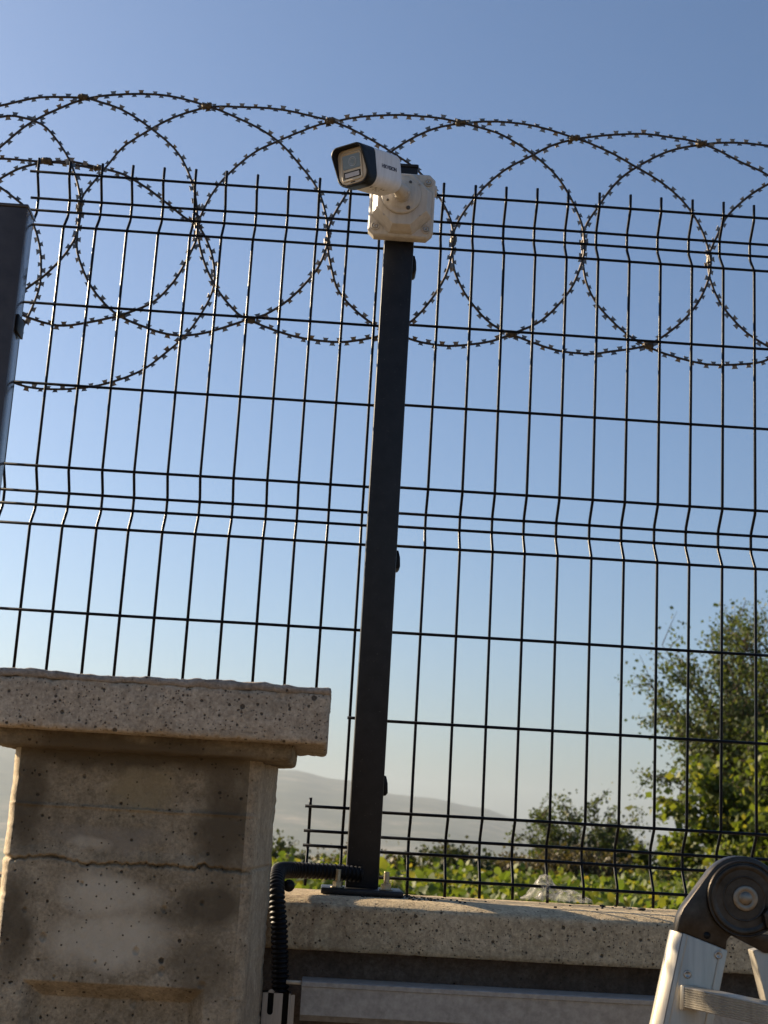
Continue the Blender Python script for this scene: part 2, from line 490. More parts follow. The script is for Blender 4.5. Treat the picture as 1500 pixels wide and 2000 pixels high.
def rough_box(x0, x1, y0, y1, z0, z1, cell, amp, chip, seed=0.0, front=None, round_r=0.004, mod=None):
    """a closed cast-concrete block: gridded faces, worn edges, chips along arrises"""
    bm = bmesh.new()
    nx = max(2, int((x1 - x0) / cell)); ny = max(2, int((y1 - y0) / cell)); nz = max(2, int((z1 - z0) / cell))
    key = {}
    def V(i, j, k):
        t = (i, j, k)
        if t not in key:
            key[t] = bm.verts.new((x0 + (x1 - x0) * i / nx, y0 + (y1 - y0) * j / ny, z0 + (z1 - z0) * k / nz))
        return key[t]
    for i in range(nx):
        for k in range(nz):
            bm.faces.new((V(i, 0, k), V(i + 1, 0, k), V(i + 1, 0, k + 1), V(i, 0, k + 1)))
            bm.faces.new((V(i, ny, k), V(i, ny, k + 1), V(i + 1, ny, k + 1), V(i + 1, ny, k)))
        for j in range(ny):
            bm.faces.new((V(i, j, 0), V(i, j + 1, 0), V(i + 1, j + 1, 0), V(i + 1, j, 0)))
            bm.faces.new((V(i, j, nz), V(i + 1, j, nz), V(i + 1, j + 1, nz), V(i, j + 1, nz)))
    for j in range(ny):
        for k in range(nz):
            bm.faces.new((V(0, j, k), V(0, j, k + 1), V(0, j + 1, k + 1), V(0, j + 1, k)))
            bm.faces.new((V(nx, j, k), V(nx, j + 1, k), V(nx, j + 1, k + 1), V(nx, j, k + 1)))
    lo = Vector((x0, y0, z0)); hi = Vector((x1, y1, z1))
    off = Vector((seed, seed * 1.7, seed * 0.6))
    for v_ in bm.verts:
        p = v_.co.copy()
        inner = Vector([min(max(p[a], lo[a] + round_r), hi[a] - round_r) for a in range(3)])
        d = p - inner
        nz_ = sum(1 for a in range(3) if abs(d[a]) > 1e-9)
        nrm = d.normalized() if d.length > 0 else Vector((0, 0, 0))
        if nz_ > 1:
            p = inner + nrm * round_r
        near = sorted(min(p[a] - lo[a], hi[a] - p[a]) for a in range(3))
        edge = max(0.0, 1 - near[1] / 0.016)
        n1 = noise.noise(p * 30 + off); n2 = noise.noise(p * 110 + off); n3 = noise.noise(p * 300 + off)
        disp = amp * (0.6 * n1 + 0.4 * n2 + 0.25 * n3)
        ch = max(0.0, noise.noise(p * 45 + off * 2) * 0.7 + noise.noise(p * 170 + off) * 0.5 - 0.12)
        disp -= chip * edge * ch
        v_.co = p + nrm * disp
        if mod: v_.co = mod(v_.co, nrm)
    bmesh.ops.recalc_face_normals(bm, faces=bm.faces)
    for f in bm.faces: f.smooth = True
    return bm
def bm_part(name, bm, material, parent=None, loc=(0, 0, 0)):
    org = ORIG[parent] if parent else Vector(loc)
    bmesh.ops.translate(bm, vec=-org, verts=bm.verts)
    me = bpy.data.meshes.new(name); bm.to_mesh(me); bm.free()
    return part(name, me, material, parent, loc=loc)

# ------------------------------------------------------------------ ground, hills
g = MB()
def ground_pt(u, v_):
    def warp(t, a, c):      # fine cells near the wall, coarse ones far away
        return c * (a * t + (1 - a) * t ** 5)
    x = warp(2 * u - 1, 0.012, 9000); y = warp(2 * v_ - 1, 0.012, 9400)
    d = max(0.0, min(1.0, (y - 32) / 700))
    return (x, y, -70 * (d ** 0.8) * (1 if d > 0 else 0))
g.add(*slab_grid(ground_pt, 90, 90), True)
struct('ground', g, SOIL)

# ridge line as (x, height above eye) at about six kilometres
RID = [(-4200, 150), (-2600, 215), (-1500, 262), (-1000, 268), (-520, 215), (-210, 196), (-150, 198), (30, 172), (100, 170), (280, 124), (430, 118), (640, 92), (830, 52), (960, 22), (1400, -5), (2200, 12), (3200, 40), (4500, 70)]
def ridge(x):
    for (xa, ha), (xb, hb) in zip(RID, RID[1:]):
        if x <= xb:
            t = (x - xa) / (xb - xa); t = t * t * (3 - 2 * t)
            return ha + (hb - ha) * t
    return RID[-1][1]
hm = MB()
def hill(u, v_):
    x = -4200 + 8700 * u; y = 3000 + 5000 * v_
    base = -72
    top = ridge(x * (6000 / y if y < 6000 else 1)) + 70
    f = math.sin(min(1, v_ / 0.6) * math.pi / 2) if v_ < 0.6 else math.cos((v_ - 0.6) / 0.4 * math.pi / 2)
    f = max(0, f) ** 1.3
    n = noise.fractal(Vector((x / 500, y / 500, 3.1)), 1.0, 2.0, 6)
    z = base + (top + 8) * f * (1 + 0.10 * n * (1 - f)) + 2.5 * noise.noise(Vector((x / 90, y / 90, 1))) * f
    return (x, y, z)
hm.add(*slab_grid(hill, 220, 60), True)
struct('mountain', hm, HILL)

# ------------------------------------------------------------------ concrete wall with coping
WX0, WX1 = -0.75, 1.25
wall = thing('concrete_wall', (0.2, -0.09, 0), 'low precast concrete wall with pitted coping under the mesh fence', 'wall')
def cope_mod(p, nrm):
    # front of the top is washed down towards the face
    if p.z > 1.47 and p.y < -0.145:
        p = p.copy(); t = min(1, (-0.145 - p.y) / 0.055)
        p.z -= 0.011 * t * t * ((p.z - 1.47) / 0.0265)
    return p
bm_part('coping', rough_box(WX0, WX1, -0.2, 0.032, 1.423, 1.4965, 0.0075, 0.0006, 0.006, 3.3, mod=cope_mod), CON_COPE, wall)
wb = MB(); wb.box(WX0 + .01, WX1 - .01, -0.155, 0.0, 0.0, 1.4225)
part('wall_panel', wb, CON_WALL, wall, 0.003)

# ------------------------------------------------------------------ concrete pillar
pil = thing('concrete_pillar', (-0.37, -0.4, 0), 'stained precast concrete pillar with overhanging cap and sunken panel', 'pillar')
PX0, PX1, PY0, PY1 = -0.527, -0.222, -0.50, -0.295
def crack_z(x):
    return 1.5385 + 0.006 * noise.noise(Vector((x * 16, 0, 5))) + 0.005 * noise.noise(Vector((x * 55, 3, 5))) + 0.003 * noise.noise(Vector((x * 170, 3, 5)))
def shaft_front(x, z):
    """depth of the front face (positive = into the pillar)"""
    d = 0.0009 * noise.noise(Vector((x * 25, z * 25, 0))) + 0.0005 * noise.noise(Vector((x * 120, z * 120, 7)))
    dz = z - crack_z(x)
    if dz > 0:
        lip = max(0, 1 - dz / 0.014) * (0.5 + noise.noise(Vector((x * 22, 1, 9)))) * 0.0055
        d -= max(0, lip)
    gap = 0.75 + 0.8 * noise.noise(Vector((x * 40, 8, 2)))
    d += 0.008 * max(0, gap) * math.exp(-((dz + 0.001) / 0.0017) ** 2)
    rz = z - (1.602 + 0.0012 * noise.noise(Vector((x * 20, 2, 2))))
    d -= 0.0042 * max(0, 0.75 + noise.noise(Vector((x * 90, 4, 4)))) * math.exp(-(rz / 0.0015) ** 2)
    # sunken panel with sloping sides
    ins = min(x + 0.4835, -0.2675 - x, 1.3985 - z)
    if ins > 0: d += 0.030 * min(1, ins / 0.020)
    # larger blow holes
    for hx, hz, hr in HOLES:
        q = math.hypot((x - hx), (z - hz) * 0.8)
        if q < hr: d += 0.004 * (1 - (q / hr) ** 2)
    return d
HOLES = [(-0.4645, 1.4478, .0048), (-0.353, 1.4375, .0042), (-0.3205, 1.4165, .0046), (-0.353, 1.3755, .006), (-0.324, 1.4875, .004), (-0.425, 1.512, .0026), (-0.279, 1.497, .003), (-0.2715, 1.402, .005), (-0.40, 1.423, .002), (-0.447, 1.403, .002), (-0.49, 1.478, .003)]
CH = 0.012
nx, nzg = 260, 330
zb, zt = 1.30, 1.671
vs = []; fs = []
xs = [PX0 + CH + (PX1 - PX0 - 2 * CH) * i / nx for i in range(nx + 1)]
zs = [zb + (zt - zb) * j / nzg for j in range(nzg + 1)]
sides = []
for z in zs:
    row = []
    wob = lambda s: 0.0013 * noise.noise(Vector((s, z * 23, 2))) + 0.0007 * noise.noise(Vector((s, z * 97 + 3 * noise.noise(Vector((1, z * 11, s))), 6)))
    dzc = z - 1.5385
    cg = 0.003 * math.exp(-(dzc / 0.002) ** 2)
    row.append((PX0 + 0.004 + 0.002 * noise.noise(Vector((1, z * 50, 1))), PY1, z))
    row.append((PX0 + cg * .5, PY0 + CH + 0.07, z))
    row.append((PX0 + cg + wob(3), PY0 + CH * 2.0 + wob(9), z))
    for x in xs:
        e = min(x - xs[0], xs[-1] - x)
        ch = max(0, 1 - e / 0.006) * max(0, noise.noise(Vector((x * 5, z * 55, 4))) * 0.8 + 0.3 * noise.noise(Vector((x, z * 200, 4)))) * 0.005
        row.append((x, PY0 + shaft_front(x, z) + ch, z))
    # right side: chamfer, then a slightly flared flank with a mould seam
    row.append((PX1 - cg + wob(5), PY0 + CH + wob(12), z))
    row.append((PX1 + 0.0035 + wob(15) - cg, PY0 + 0.06, z))
    row.append((PX1 + 0.008 + wob(17) * 1.4 - cg, PY0 + 0.12, z))
    row.append((PX1 + 0.0125 + wob(19) * 1.5 - cg, PY1 - 0.03, z))
    row.append((PX1 + 0.0155 + wob(21) * 2.0, PY1, z))
    vs += row
W_ = len(row)
for j in range(nzg):
    for i in range(W_ - 1):
        a = j * W_ + i
        fs.append((a, a + 1, a + W_ + 1, a + W_))
    a = j * W_
    fs.append((a + W_ - 1, a, a + W_, a + 2 * W_ - 1))
sh = MB(); sh.add(vs, fs, True)
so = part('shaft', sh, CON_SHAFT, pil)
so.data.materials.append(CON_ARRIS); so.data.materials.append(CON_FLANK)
for pg in so.data.polygons:        # clean arris and right flank, paler with sun and sky light painted in
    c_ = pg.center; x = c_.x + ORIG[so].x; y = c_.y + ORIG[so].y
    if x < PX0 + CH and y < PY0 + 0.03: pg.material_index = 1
    elif x > PX1 - CH: pg.material_index = 2
lw = MB(); lw.box(PX0 + .001, PX1 - .001, PY0 + .001, PY1, 0, 1.3005)
part('plinth', lw, CON_SHAFT, pil, 0.01)
# mortar squeezed out behind the left arris
mo = MB()
rng = random.Random(5)
lp = [(-0.5275 - 0.004 * rng.random(), -0.40, 1.36 + 0.31 * k / 26) for k in range(27)]
mo.tube([(x, y, z) for x, y, z in lp], [0.008 + 0.006 * rng.random() for _ in lp], 7)
part('mortar_seam', mo, CON_SHAFT, pil)
# moulding under the cap: a cove, swept around the shaft
mg = MB()
prof = [(0.000, 1.6690), (0.010, 1.6692), (0.024, 1.6698), (0.034, 1.6705), (0.038, 1.6722), (0.0395, 1.676), (0.040, 1.682), (0.0405, 1.692)]
loops = []
for d, z in prof:
    x0, x1, y0, y1 = PX0 - d * 0.5, PX1 + d, PY0 - d, PY1 + d * 0.4
    L = []
    for (ax, ay), (bx_, by) in (((x0, y0), (x1, y0)), ((x1, y0), (x1, y1)), ((x1, y1), (x0, y1)), ((x0, y1), (x0, y0))):
        for k in range(40):
            t = k / 40
            px, py = ax + (bx_ - ax) * t, ay + (by - ay) * t
            nn = 0.0022 * noise.noise(Vector((px * 50, py * 50, z * 60))) + 0.0016 * noise.noise(Vector((px * 160, py * 160, z * 200)))
            L.append((px + nn, py + nn, z + nn))
    loops.append(L)
mg.loft(loops)
part('moulding', mg, CON_SHAFT, pil)
def cap_mod(p, nrm):
    if p.z > 1.740:
        p = p.copy(); p.z += 0.0025 * noise.noise(Vector((p.x * 35, p.y * 35, 1))) + 0.0015 * noise.noise(Vector((p.x * 120, p.y * 120, 1)))
        p.y -= 0.0012 * max(0, noise.noise(Vector((p.x * 70, 2, p.z * 70)))) * (p.z - 1.745) / 0.011
    if p.z < 1.70 and p.y > -0.35:
        p = p.copy(); p.z += 0.004 * noise.noise(Vector((p.x * 70, p.y * 70, 4)))
    return p
bm_part('cap', rough_box(-0.572, -0.1405, -0.58, -0.275, 1.6895, 1.7500, 0.0042, 0.0006, 0.010, 7.7, mod=cap_mod, round_r=0.005), CON_CAP, pil)

def bed_mod(p, nrm):
    q = p.copy()
    k = (p.z - 1.748) / 0.009
    q.z += k * (0.0030 * noise.noise(Vector((p.x * 16, p.y * 16, 3))) + 0.0022 * noise.noise(Vector((p.x * 75, p.y * 75, 3))))
    if p.y < -0.57:
        q.y += 0.0030 * noise.noise(Vector((p.x * 40, 5, p.z * 90))) + 0.0020 * noise.noise(Vector((p.x * 140, 5, p.z * 200)))
        q.z -= (1 - k) * 0.0035 * max(0, noise.noise(Vector((p.x * 28, 9, 1))) + 0.2)
    return q
bm_part('mortar_bed', rough_box(-0.574, -0.1395, -0.5815, -0.274, 1.7485, 1.7570, 0.0040, 0.0010, 0.004, 2.1, mod=bed_mod, round_r=0.003), CON_BED, pil)

# ------------------------------------------------------------------ fence posts
def make_post(name, x0, x1, ztop, label, group, base=True, material=POST):
    xc = (x0 + x1) / 2
    t = thing(name, (xc, -0.035, 1.4965), label, 'fence post', group)
    s = MB(); s.box(x0, x1, -0.060, -0.010, 1.5055 if base else 1.30, ztop)
    part('shaft', s, material, t, 0.0025)
    c = MB(); c.box(x0 - .001, x1 + .001, -0.061, -0.009, ztop, ztop + 0.006)
    part('end_cap', c, material, t, 0.0018)
    return t
post = make_post('fence_post', -0.1003, -0.0500, 2.700, 'dark grey square fence post that carries the security camera', 'dark grey fence posts')
pb = MB(); pb.box(-0.137, -0.0145, -0.118, -0.004, 1.4975, 1.5060)
bp = part('base_plate', pb, POST, post, 0.0015)
for bx_, by in ((-0.1125, -0.098), (-0.0400, -0.098)):
    b_ = MB()
    b_.lathe([(0.0, 1.5062), (0.0105, 1.5062), (0.0105, 1.508), (0.0, 1.508)], Matrix.Translation((bx_, by, 0)), 20)
    hexp = [(bx_ + 0.0078 * math.cos(R(60 * k + 12)), by + 0.0078 * math.sin(R(60 * k + 12))) for k in range(6)]
    b_.loft([[(x, y, 1.508) for x, y in hexp], [(x, y, 1.5155) for x, y in hexp]], smooth=False)
    pr = []
    for k in range(22):
        z = 1.5155 + 0.0175 * k / 21
        pr.append((0.0044 if k % 2 else 0.0039, z))
    b_.lathe([(0, 1.5155)] + pr + [(0, 1.533)], Matrix.Translation((bx_, by, 0)), 14)
    part('bolt', b_, ZINC, post)
for cz in (2.5323, 2.0206, 1.6611):
    c_ = MB()
    c_.prism([(-0.0499, cz - .015), (-0.0455, cz - .015), (-0.0425, cz - .011), (-0.0435, cz + .004), (-0.0465, cz + .015), (-0.0499, cz + .0155)], -0.040, -0.004)
    part('panel_clamp', c_, BLACK, post, 0.0008)
post2 = make_post('fence_post', -0.7515, -0.7010, 2.577, 'dark grey square fence post with flat cap at the left picture edge', 'dark grey fence posts', False, POST_GLOSS)
c_ = MB(); c_.box(-0.7008, -0.6965, -0.05, -0.006, 2.362, 2.392)
part('panel_clamp', c_, BLACK, post2, 0.001)

# ------------------------------------------------------------------ mesh fence panels
DX, DZ, FH, FA, FE = 0.055, 0.1434, 0.0994, 0.0383, 0.0253
ZA = 2.58
WR = 0.0025
def fold_rows():
    """z and depth of every horizontal wire, top to bottom, with z=0 at the second plane row"""
    rows = []
    z = FH
    for k in range(3):
        rows += [(z, 0), (z - FA, FE), (z - FH + FA, FE), (z - FH, 0)]
        z -= FH
        if k < 2:
            rows += [(z - DZ, 0), (z - 2 * DZ, 0)]
            z -= 3 * DZ
    return rows
ROWS = fold_rows()
def vprofile(ztop, zbot):
    pts = [(0, ztop)]
    z = FH
    for k in range(3):
        for yy, zz in ((0, z + .002), (0.0016, z - .004), (FE - .002, z - FA + .007), (FE, z - FA), (FE, z - FA - .006), (FE, z - FH + FA + .006), (FE, z - FH + FA), (FE - .002, z - FH + FA - .007), (0.0016, z - FH + .004), (0, z - FH - .002)):
            pts.append((yy, zz))
        z -= FH + 3 * DZ
    pts.append((0, zbot))
    out = []
    for i, (yy, zz) in enumerate(pts):
        if zz > ztop or zz < zbot: continue
        out.append((0, yy, zz))
    if out[-1][2] > zbot:
        # cut inside a straight run or fold: end where the cut is
        for (ya, za), (yb, zb_) in zip(pts, pts[1:]):
            if za >= zbot >= zb_:
                t = (za - zbot) / (za - zb_ + 1e-9)
                out.append((0, ya + (yb - ya) * t, zbot)); break
    if out[0][2] < ztop:
        for (ya, za), (yb, zb_) in zip(pts, pts[1:]):
            if za >= ztop >= zb_:
                t = (za - ztop) / (za - zb_ + 1e-9)
                out.insert(0, (0, ya + (yb - ya) * t, ztop)); break
    return out
TOPZ = FH + 0.027
BOTZ = -6 * DZ - 2 * FH - 0.0235
def wire_mesh(name, pts, r=WR):
    s = MB(); s.tube(pts, r, 8)
    me = s.mesh(name); me.materials.append(WIRE); return me
full_v = wire_mesh('vertical_wire', vprofile(TOPZ, BOTZ))
fr = thing('mesh_fence', (0, 0, ZA), 'dark folded wire mesh fence panel right of the camera post', 'fence panel', 'wire mesh fence panels')
rw = random.Random(8)
for i in range(-1, 14):
    o = child('vertical_wire', full_v, fr, (i * DX + rw.uniform(-.0007, .0007), WR * 0.9, rw.uniform(-.0018, .0018)))
    o.rotation_euler.y = rw.gauss(0, .0016)
hw = wire_mesh('horizontal_wire', [(-0.070, 0, 0), (0.2, 0, 0.0004), (0.45, 0, -0.0003), (0.735, 0, 0)])
for z, y in ROWS:
    child('horizontal_wire', hw, fr, (0, y - WR * 0.9, z))
OX, OY, OZ = -0.1630, 0.0257, 0.0037
fl = thing('mesh_fence', (OX, OY, ZA + OZ), 'dark folded wire mesh fence panel behind the pillar, trimmed at its foot', 'fence panel', 'wire mesh fence panels')
cut_v = wire_mesh('vertical_wire', vprofile(TOPZ, -0.875))
for k in range(0, 11):
    o = child('vertical_wire', cut_v, fl, (-k * DX + rw.uniform(-.0007, .0007), WR * 0.9, rw.uniform(-.0018, .0018)))
    o.rotation_euler.y = rw.gauss(0, .0016)
child('vertical_wire', full_v, fl, (DX, WR * 0.9, 0))
stub_v = wire_mesh('vertical_wire', vprofile(1.6374 - ZA - OZ, BOTZ))
child('vertical_wire', stub_v, fl, (0.0005, WR * 0.9, 0))
hl = wire_mesh('horizontal_wire', [(-0.563, 0, 0), (-0.3, 0, -0.0004), (-0.1, 0, 0.0003), (0.098, 0, 0)])
hs = wire_mesh('horizontal_wire', [(-0.0075, 0, 0), (0.098, 0, 0)])
ht = wire_mesh('horizontal_wire', [(0.051, 0, 0), (0.098, 0, 0)])
for k, (z, y) in enumerate(ROWS):
    me = hl if k < 11 else (ht if k == 11 else hs)
    child('horizontal_wire', me, fl, (0, y - WR * 0.9, z))

# ------------------------------------------------------------------ razor wire
RAZOR_MAIN = [[[-1.0862,2.6801],[-1.0229,2.7447],[-0.9378,2.7896],[-0.8576,2.806],[-0.8026,2.8063],[-0.7857,2.8107],[-0.7625,2.8085],[-0.7427,2.804],[-0.7194,2.7927],[-0.6954,2.7663],[-0.675,2.7378],[-0.6589,2.7061],[-0.6469,2.6704],[-0.6406,2.6354],[-0.6434,2.593],[-0.6495,2.5741],[-0.6636,2.5459],[-0.6887,2.5122],[-0.7081,2.4935],[-0.7282,2.4739],[-0.7611,2.4506],[-0.8283,2.4192],[-0.8995,2.4235]],[[-1.0942,2.6108],[-1.0278,2.7144],[-0.9368,2.7816],[-0.8674,2.8113],[-0.8052,2.8284],[-0.7385,2.849],[-0.6577,2.8534],[-0.6351,2.8491],[-0.5865,2.8346],[-0.5337,2.8032],[-0.4809,2.7599],[-0.4507,2.7082],[-0.438,2.6675],[-0.4322,2.6314],[-0.43,2.5954],[-0.4347,2.5765],[-0.4487,2.5395],[-0.4663,2.5045],[-0.4962,2.4688],[-0.5482,2.4422],[-0.5767,2.4326],[-0.6131,2.4224],[-0.6374,2.4169],[-0.6658,2.4167],[-0.7132,2.4284],[-0.7519,2.4484],[-0.8011,2.4877],[-0.8478,2.5419],[-0.874,2.6079],[-0.8577,2.6582],[-0.8316,2.7048],[-0.796,2.7494],[-0.7428,2.805],[-0.6577,2.8534],[-0.588,2.8682],[-0.5122,2.8712],[-0.4328,2.855],[-0.361,2.828],[-0.3028,2.795],[-0.2559,2.7472],[-0.2225,2.7028],[-0.2045,2.6535],[-0.1994,2.6175],[-0.1984,2.6029],[-0.2094,2.5611],[-0.2322,2.5236],[-0.2632,2.4876],[-0.299,2.4602],[-0.3278,2.4495],[-0.3841,2.4256],[-0.4331,2.4135],[-0.4707,2.4146],[-0.5091,2.4251],[-0.5527,2.4419],[-0.5837,2.4663],[-0.6122,2.5006],[-0.6337,2.5433],[-0.6415,2.5747],[-0.6422,2.6254],[-0.6415,2.6619],[-0.62,2.7002],[-0.6019,2.7295],[-0.5755,2.7687],[-0.5337,2.8032],[-0.491,2.832],[-0.4328,2.855],[-0.3635,2.8605],[-0.2944,2.8588],[-0.2104,2.8429],[-0.1569,2.8227],[-0.0992,2.7906],[-0.0462,2.7554],[-0.0078,2.7102],[0.0153,2.6701],[0.0244,2.6342],[0.0245,2.6106],[0.0142,2.5571],[-0.0108,2.5069],[-0.0449,2.4642],[-0.0887,2.4391],[-0.1329,2.4255],[-0.1784,2.4194],[-0.2507,2.4266],[-0.3233,2.4499],[-0.3495,2.4632],[-0.3861,2.5037],[-0.4125,2.55],[-0.427,2.5926],[-0.4311,2.6296],[-0.4241,2.6547],[-0.4105,2.6884],[-0.3895,2.7229],[-0.3437,2.7726],[-0.303,2.798],[-0.244,2.8301],[-0.2104,2.8429],[-0.159,2.8562],[-0.094,2.8654],[-0.0218,2.865],[0.0283,2.8577],[0.1013,2.8388],[0.1597,2.8047],[0.205,2.7636],[0.2322,2.7235],[0.2531,2.6741],[0.2595,2.639],[0.2599,2.6222],[0.2568,2.6004],[0.2405,2.5533],[0.2159,2.5156],[0.1832,2.4815],[0.1376,2.4572],[0.0957,2.4389],[0.0328,2.4278],[-0.0178,2.4299],[-0.0526,2.4388],[-0.094,2.453],[-0.1135,2.4621],[-0.1361,2.4786],[-0.1592,2.5],[-0.177,2.5237],[-0.1882,2.5578],[-0.1967,2.5903],[-0.1994,2.6175],[-0.196,2.6492],[-0.1735,2.7005],[-0.1518,2.7372],[-0.0992,2.7906],[-0.0635,2.8198],[-0.0208,2.8446],[0.0282,2.8587],[0.0787,2.8657],[0.1531,2.8644],[0.2375,2.8434],[0.2954,2.8223],[0.3486,2.7939],[0.4017,2.7625],[0.4452,2.7206],[0.4717,2.6766],[0.4859,2.6311],[0.4879,2.6086],[0.4815,2.5758],[0.4597,2.5284],[0.4215,2.4852],[0.3753,2.4521],[0.3163,2.4375],[0.2692,2.4294],[0.2101,2.4347],[0.1376,2.4572],[0.094,2.4799],[0.0588,2.5178],[0.0381,2.5521],[0.0276,2.5834],[0.0244,2.6342],[0.0305,2.6614],[0.051,2.7007],[0.0835,2.7452],[0.1213,2.7804],[0.1597,2.8047],[0.1938,2.8267],[0.2375,2.8434],[0.3079,2.8571],[0.374,2.8623],[0.4707,2.8503],[0.5465,2.8163],[0.5946,2.7936],[0.6509,2.7483],[0.6926,2.6912],[0.715,2.6234],[0.7147,2.6036],[0.6953,2.5484],[0.6483,2.4821],[0.5929,2.4418],[0.5499,2.4301],[0.486,2.4256],[0.4312,2.4351],[0.3799,2.4515],[0.3365,2.4771],[0.2927,2.5193],[0.2687,2.5622],[0.2603,2.6046],[0.2595,2.639],[0.2633,2.6749],[0.2847,2.7134],[0.3136,2.7598],[0.3486,2.7939],[0.4093,2.8322],[0.4707,2.8503],[0.5199,2.8583],[0.5949,2.8569],[0.7089,2.8442],[0.8034,2.8106],[0.8781,2.7605],[0.9236,2.7035],[0.9469,2.6157],[0.9462,2.596],[0.9223,2.5259],[0.8693,2.4642],[0.7761,2.4213],[0.7027,2.419],[0.6479,2.439],[0.5931,2.4686],[0.55,2.4972],[0.5112,2.5419],[0.4917,2.5853],[0.4869,2.6164],[0.4859,2.6311],[0.4914,2.6454],[0.5071,2.6833],[0.5239,2.7175],[0.5596,2.7554],[0.5946,2.7814],[0.6612,2.8231],[0.7376,2.8495]]]
RAZOR_SIDE = [[[-0.8507,2.7083],[-0.8217,2.6955],[-0.7925,2.6808],[-0.7697,2.6656],[-0.7456,2.6466],[-0.7251,2.6096],[-0.712,2.5733],[-0.7053,2.5377],[-0.7035,2.4972],[-0.7116,2.4562],[-0.7242,2.4171],[-0.7436,2.3759],[-0.7711,2.3457]],[[-0.871,2.7248],[-0.8354,2.7336],[-0.7992,2.7384],[-0.7735,2.7384],[-0.7219,2.7374],[-0.6753,2.741],[-0.6444,2.7363],[-0.6134,2.7306],[-0.5737,2.7206],[-0.5289,2.696],[-0.4915,2.6689],[-0.46,2.6454],[-0.4329,2.6296],[-0.4183,2.609],[-0.4048,2.5785],[-0.3962,2.542],[-0.3969,2.506],[-0.4101,2.4694],[-0.4358,2.4225],[-0.4661,2.389],[-0.5049,2.3532],[-0.5524,2.3282],[-0.6007,2.3136],[-0.6498,2.3074],[-0.6914,2.3073],[-0.7296,2.3158],[-0.7882,2.3398],[-0.8361,2.3693]],[[-0.8441,2.654],[-0.8156,2.683],[-0.7948,2.7006],[-0.7711,2.7175],[-0.7466,2.7284],[-0.7198,2.7355],[-0.6887,2.7369],[-0.6607,2.734],[-0.6327,2.7302],[-0.6103,2.7279]]]
CLIPS_MAIN = [[-0.6578,2.8544,0],[-0.4346,2.8548,8],[-0.2104,2.8429,8],[0.0283,2.8577,6],[0.2375,2.8434,10],[0.4707,2.8503,5],[-0.432,2.6295,85],[-0.1989,2.6097,88],[0.0247,2.6264,88],[0.2596,2.636,88],[0.4869,2.6233,86],[-0.642,2.6402,85],[-0.551,2.443,-5],[-0.3251,2.4497,0],[0.1349,2.456,3],[0.378,2.4523,3]]
CLIPS_SIDE = [[-0.7163,2.7368,2],[-0.6216,2.73,10],[-0.7266,2.4226,70]]
barb_mb = MB()
# one blade: narrow neck on the tape, two sharp points outside, hollow between; in local x (along), z (out)
bl = [(-0.0042, 0.0008), (0.0042, 0.0008), (0.0038, 0.0040), (0.0056, 0.0078), (0.0030, 0.0074), (-0.0030, 0.0074), (-0.0056, 0.0078), (-0.0038, 0.0040)]
barb_mb.prism(bl, -0.0003, 0.0003)
barb_me = barb_mb.mesh('barb'); barb_me.materials.append(BARB)
def razor_coil(strands, clips, y, loc, label, centre, n_single):
    t = thing('razor_wire_coil', loc, label, 'razor wire', 'razor wire coils')
    rz = random.Random(len(strands))
    frames = []
    for s_ in strands:
        P = catmull([(x, 0, z) for x, z in s_], 0.0125)
        n = len(P)
        Q = []
        ph = rz.random() * 6
        for i, p in enumerate(P):
            dy = 0.007 * math.sin(i * 0.050 + ph) + 0.0012 * noise.noise(Vector((i * .3, ph, 0)))
            Q.append(Vector((p.x + 0.0006 * noise.noise(Vector((i * .2, 1, ph))), y + dy, p.z + 0.0006 * noise.noise(Vector((i * .2, 7, ph))))))
        mb = MB(); mb.tube(Q, 0.0022, 6)
        part('core_wire', mb, RAZOR, t)
        for i in range(1, n - 1):
            T = (Q[i + 1] - Q[i - 1]).normalized()
            sgn = 1 if i % 2 else -1
            tilt = rz.gauss(0, 0.22) + 0.25 * math.sin(i * 0.06 + ph)
            Yv = Vector((0, 1, 0)); O = T.cross(Yv).normalized() * -1
            if sgn < 0: O = -O
            O = (O * math.cos(tilt) + Yv * math.sin(tilt)).normalized()
            X = T * sgn
            N = O.cross(X).normalized()
            bs = rz.uniform(0.76, 1.04); X = X * bs; O = O * bs
            M = Matrix(((X.x, N.x, O.x, Q[i].x), (X.y, N.y, O.y, Q[i].y), (X.z, N.z, O.z, Q[i].z), (0, 0, 0, 1)))
            frames.append((M, (Q[i] - Vector(centre)).length))
    frames.sort(key=lambda q: q[1])
    inv = Matrix.Translation(-Vector(loc))
    for M, _ in frames[:n_single]:
        o = child('barb', barb_me, t, (0, 0, 0))
        o.matrix_local = inv @ M
    rest = MB()
    for M, _ in frames[n_single:]:
        rest.add([M @ v_.co for v_ in barb_me.vertices], [tuple(p.vertices) for p in barb_me.polygons])
    if rest.v:
        tag(part('barb_row', rest, BARB, t), kind='stuff')
    for x, z, a in clips:
        c_ = MB()
        M = Matrix.Translation((x, y, z)) @ Matrix.Rotation(-R(a), 4, 'Y')
        pts = [M @ Vector((-0.0105 + 0.003 * k, 0.0042 * math.sin(k * 2.1), 0.0040 * math.cos(k * 2.1))) for k in range(8)]
        L = []
        for k in range(9):
            xx = -0.0095 + 0.019 * k / 8
            rr = 0.0052 + 0.0012 * rz.uniform(-1, 1)
            if k in (0, 8): rr *= 0.7
            L.append([(xx, rr * 1.5 * math.cos(q * math.pi / 4) , rr * math.sin(q * math.pi / 4)) for q in range(8)])
        c_.loft(L, M, smooth=False)
        part('clip', c_, CLIPM, t)
    return t
razor_coil(RAZOR_MAIN, CLIPS_MAIN, 0.065, (0.2, 0.065, 2.40), 'flattened razor wire coil of overlapping loops running along the fence top', (0.1, 0.065, 2.55), 300)
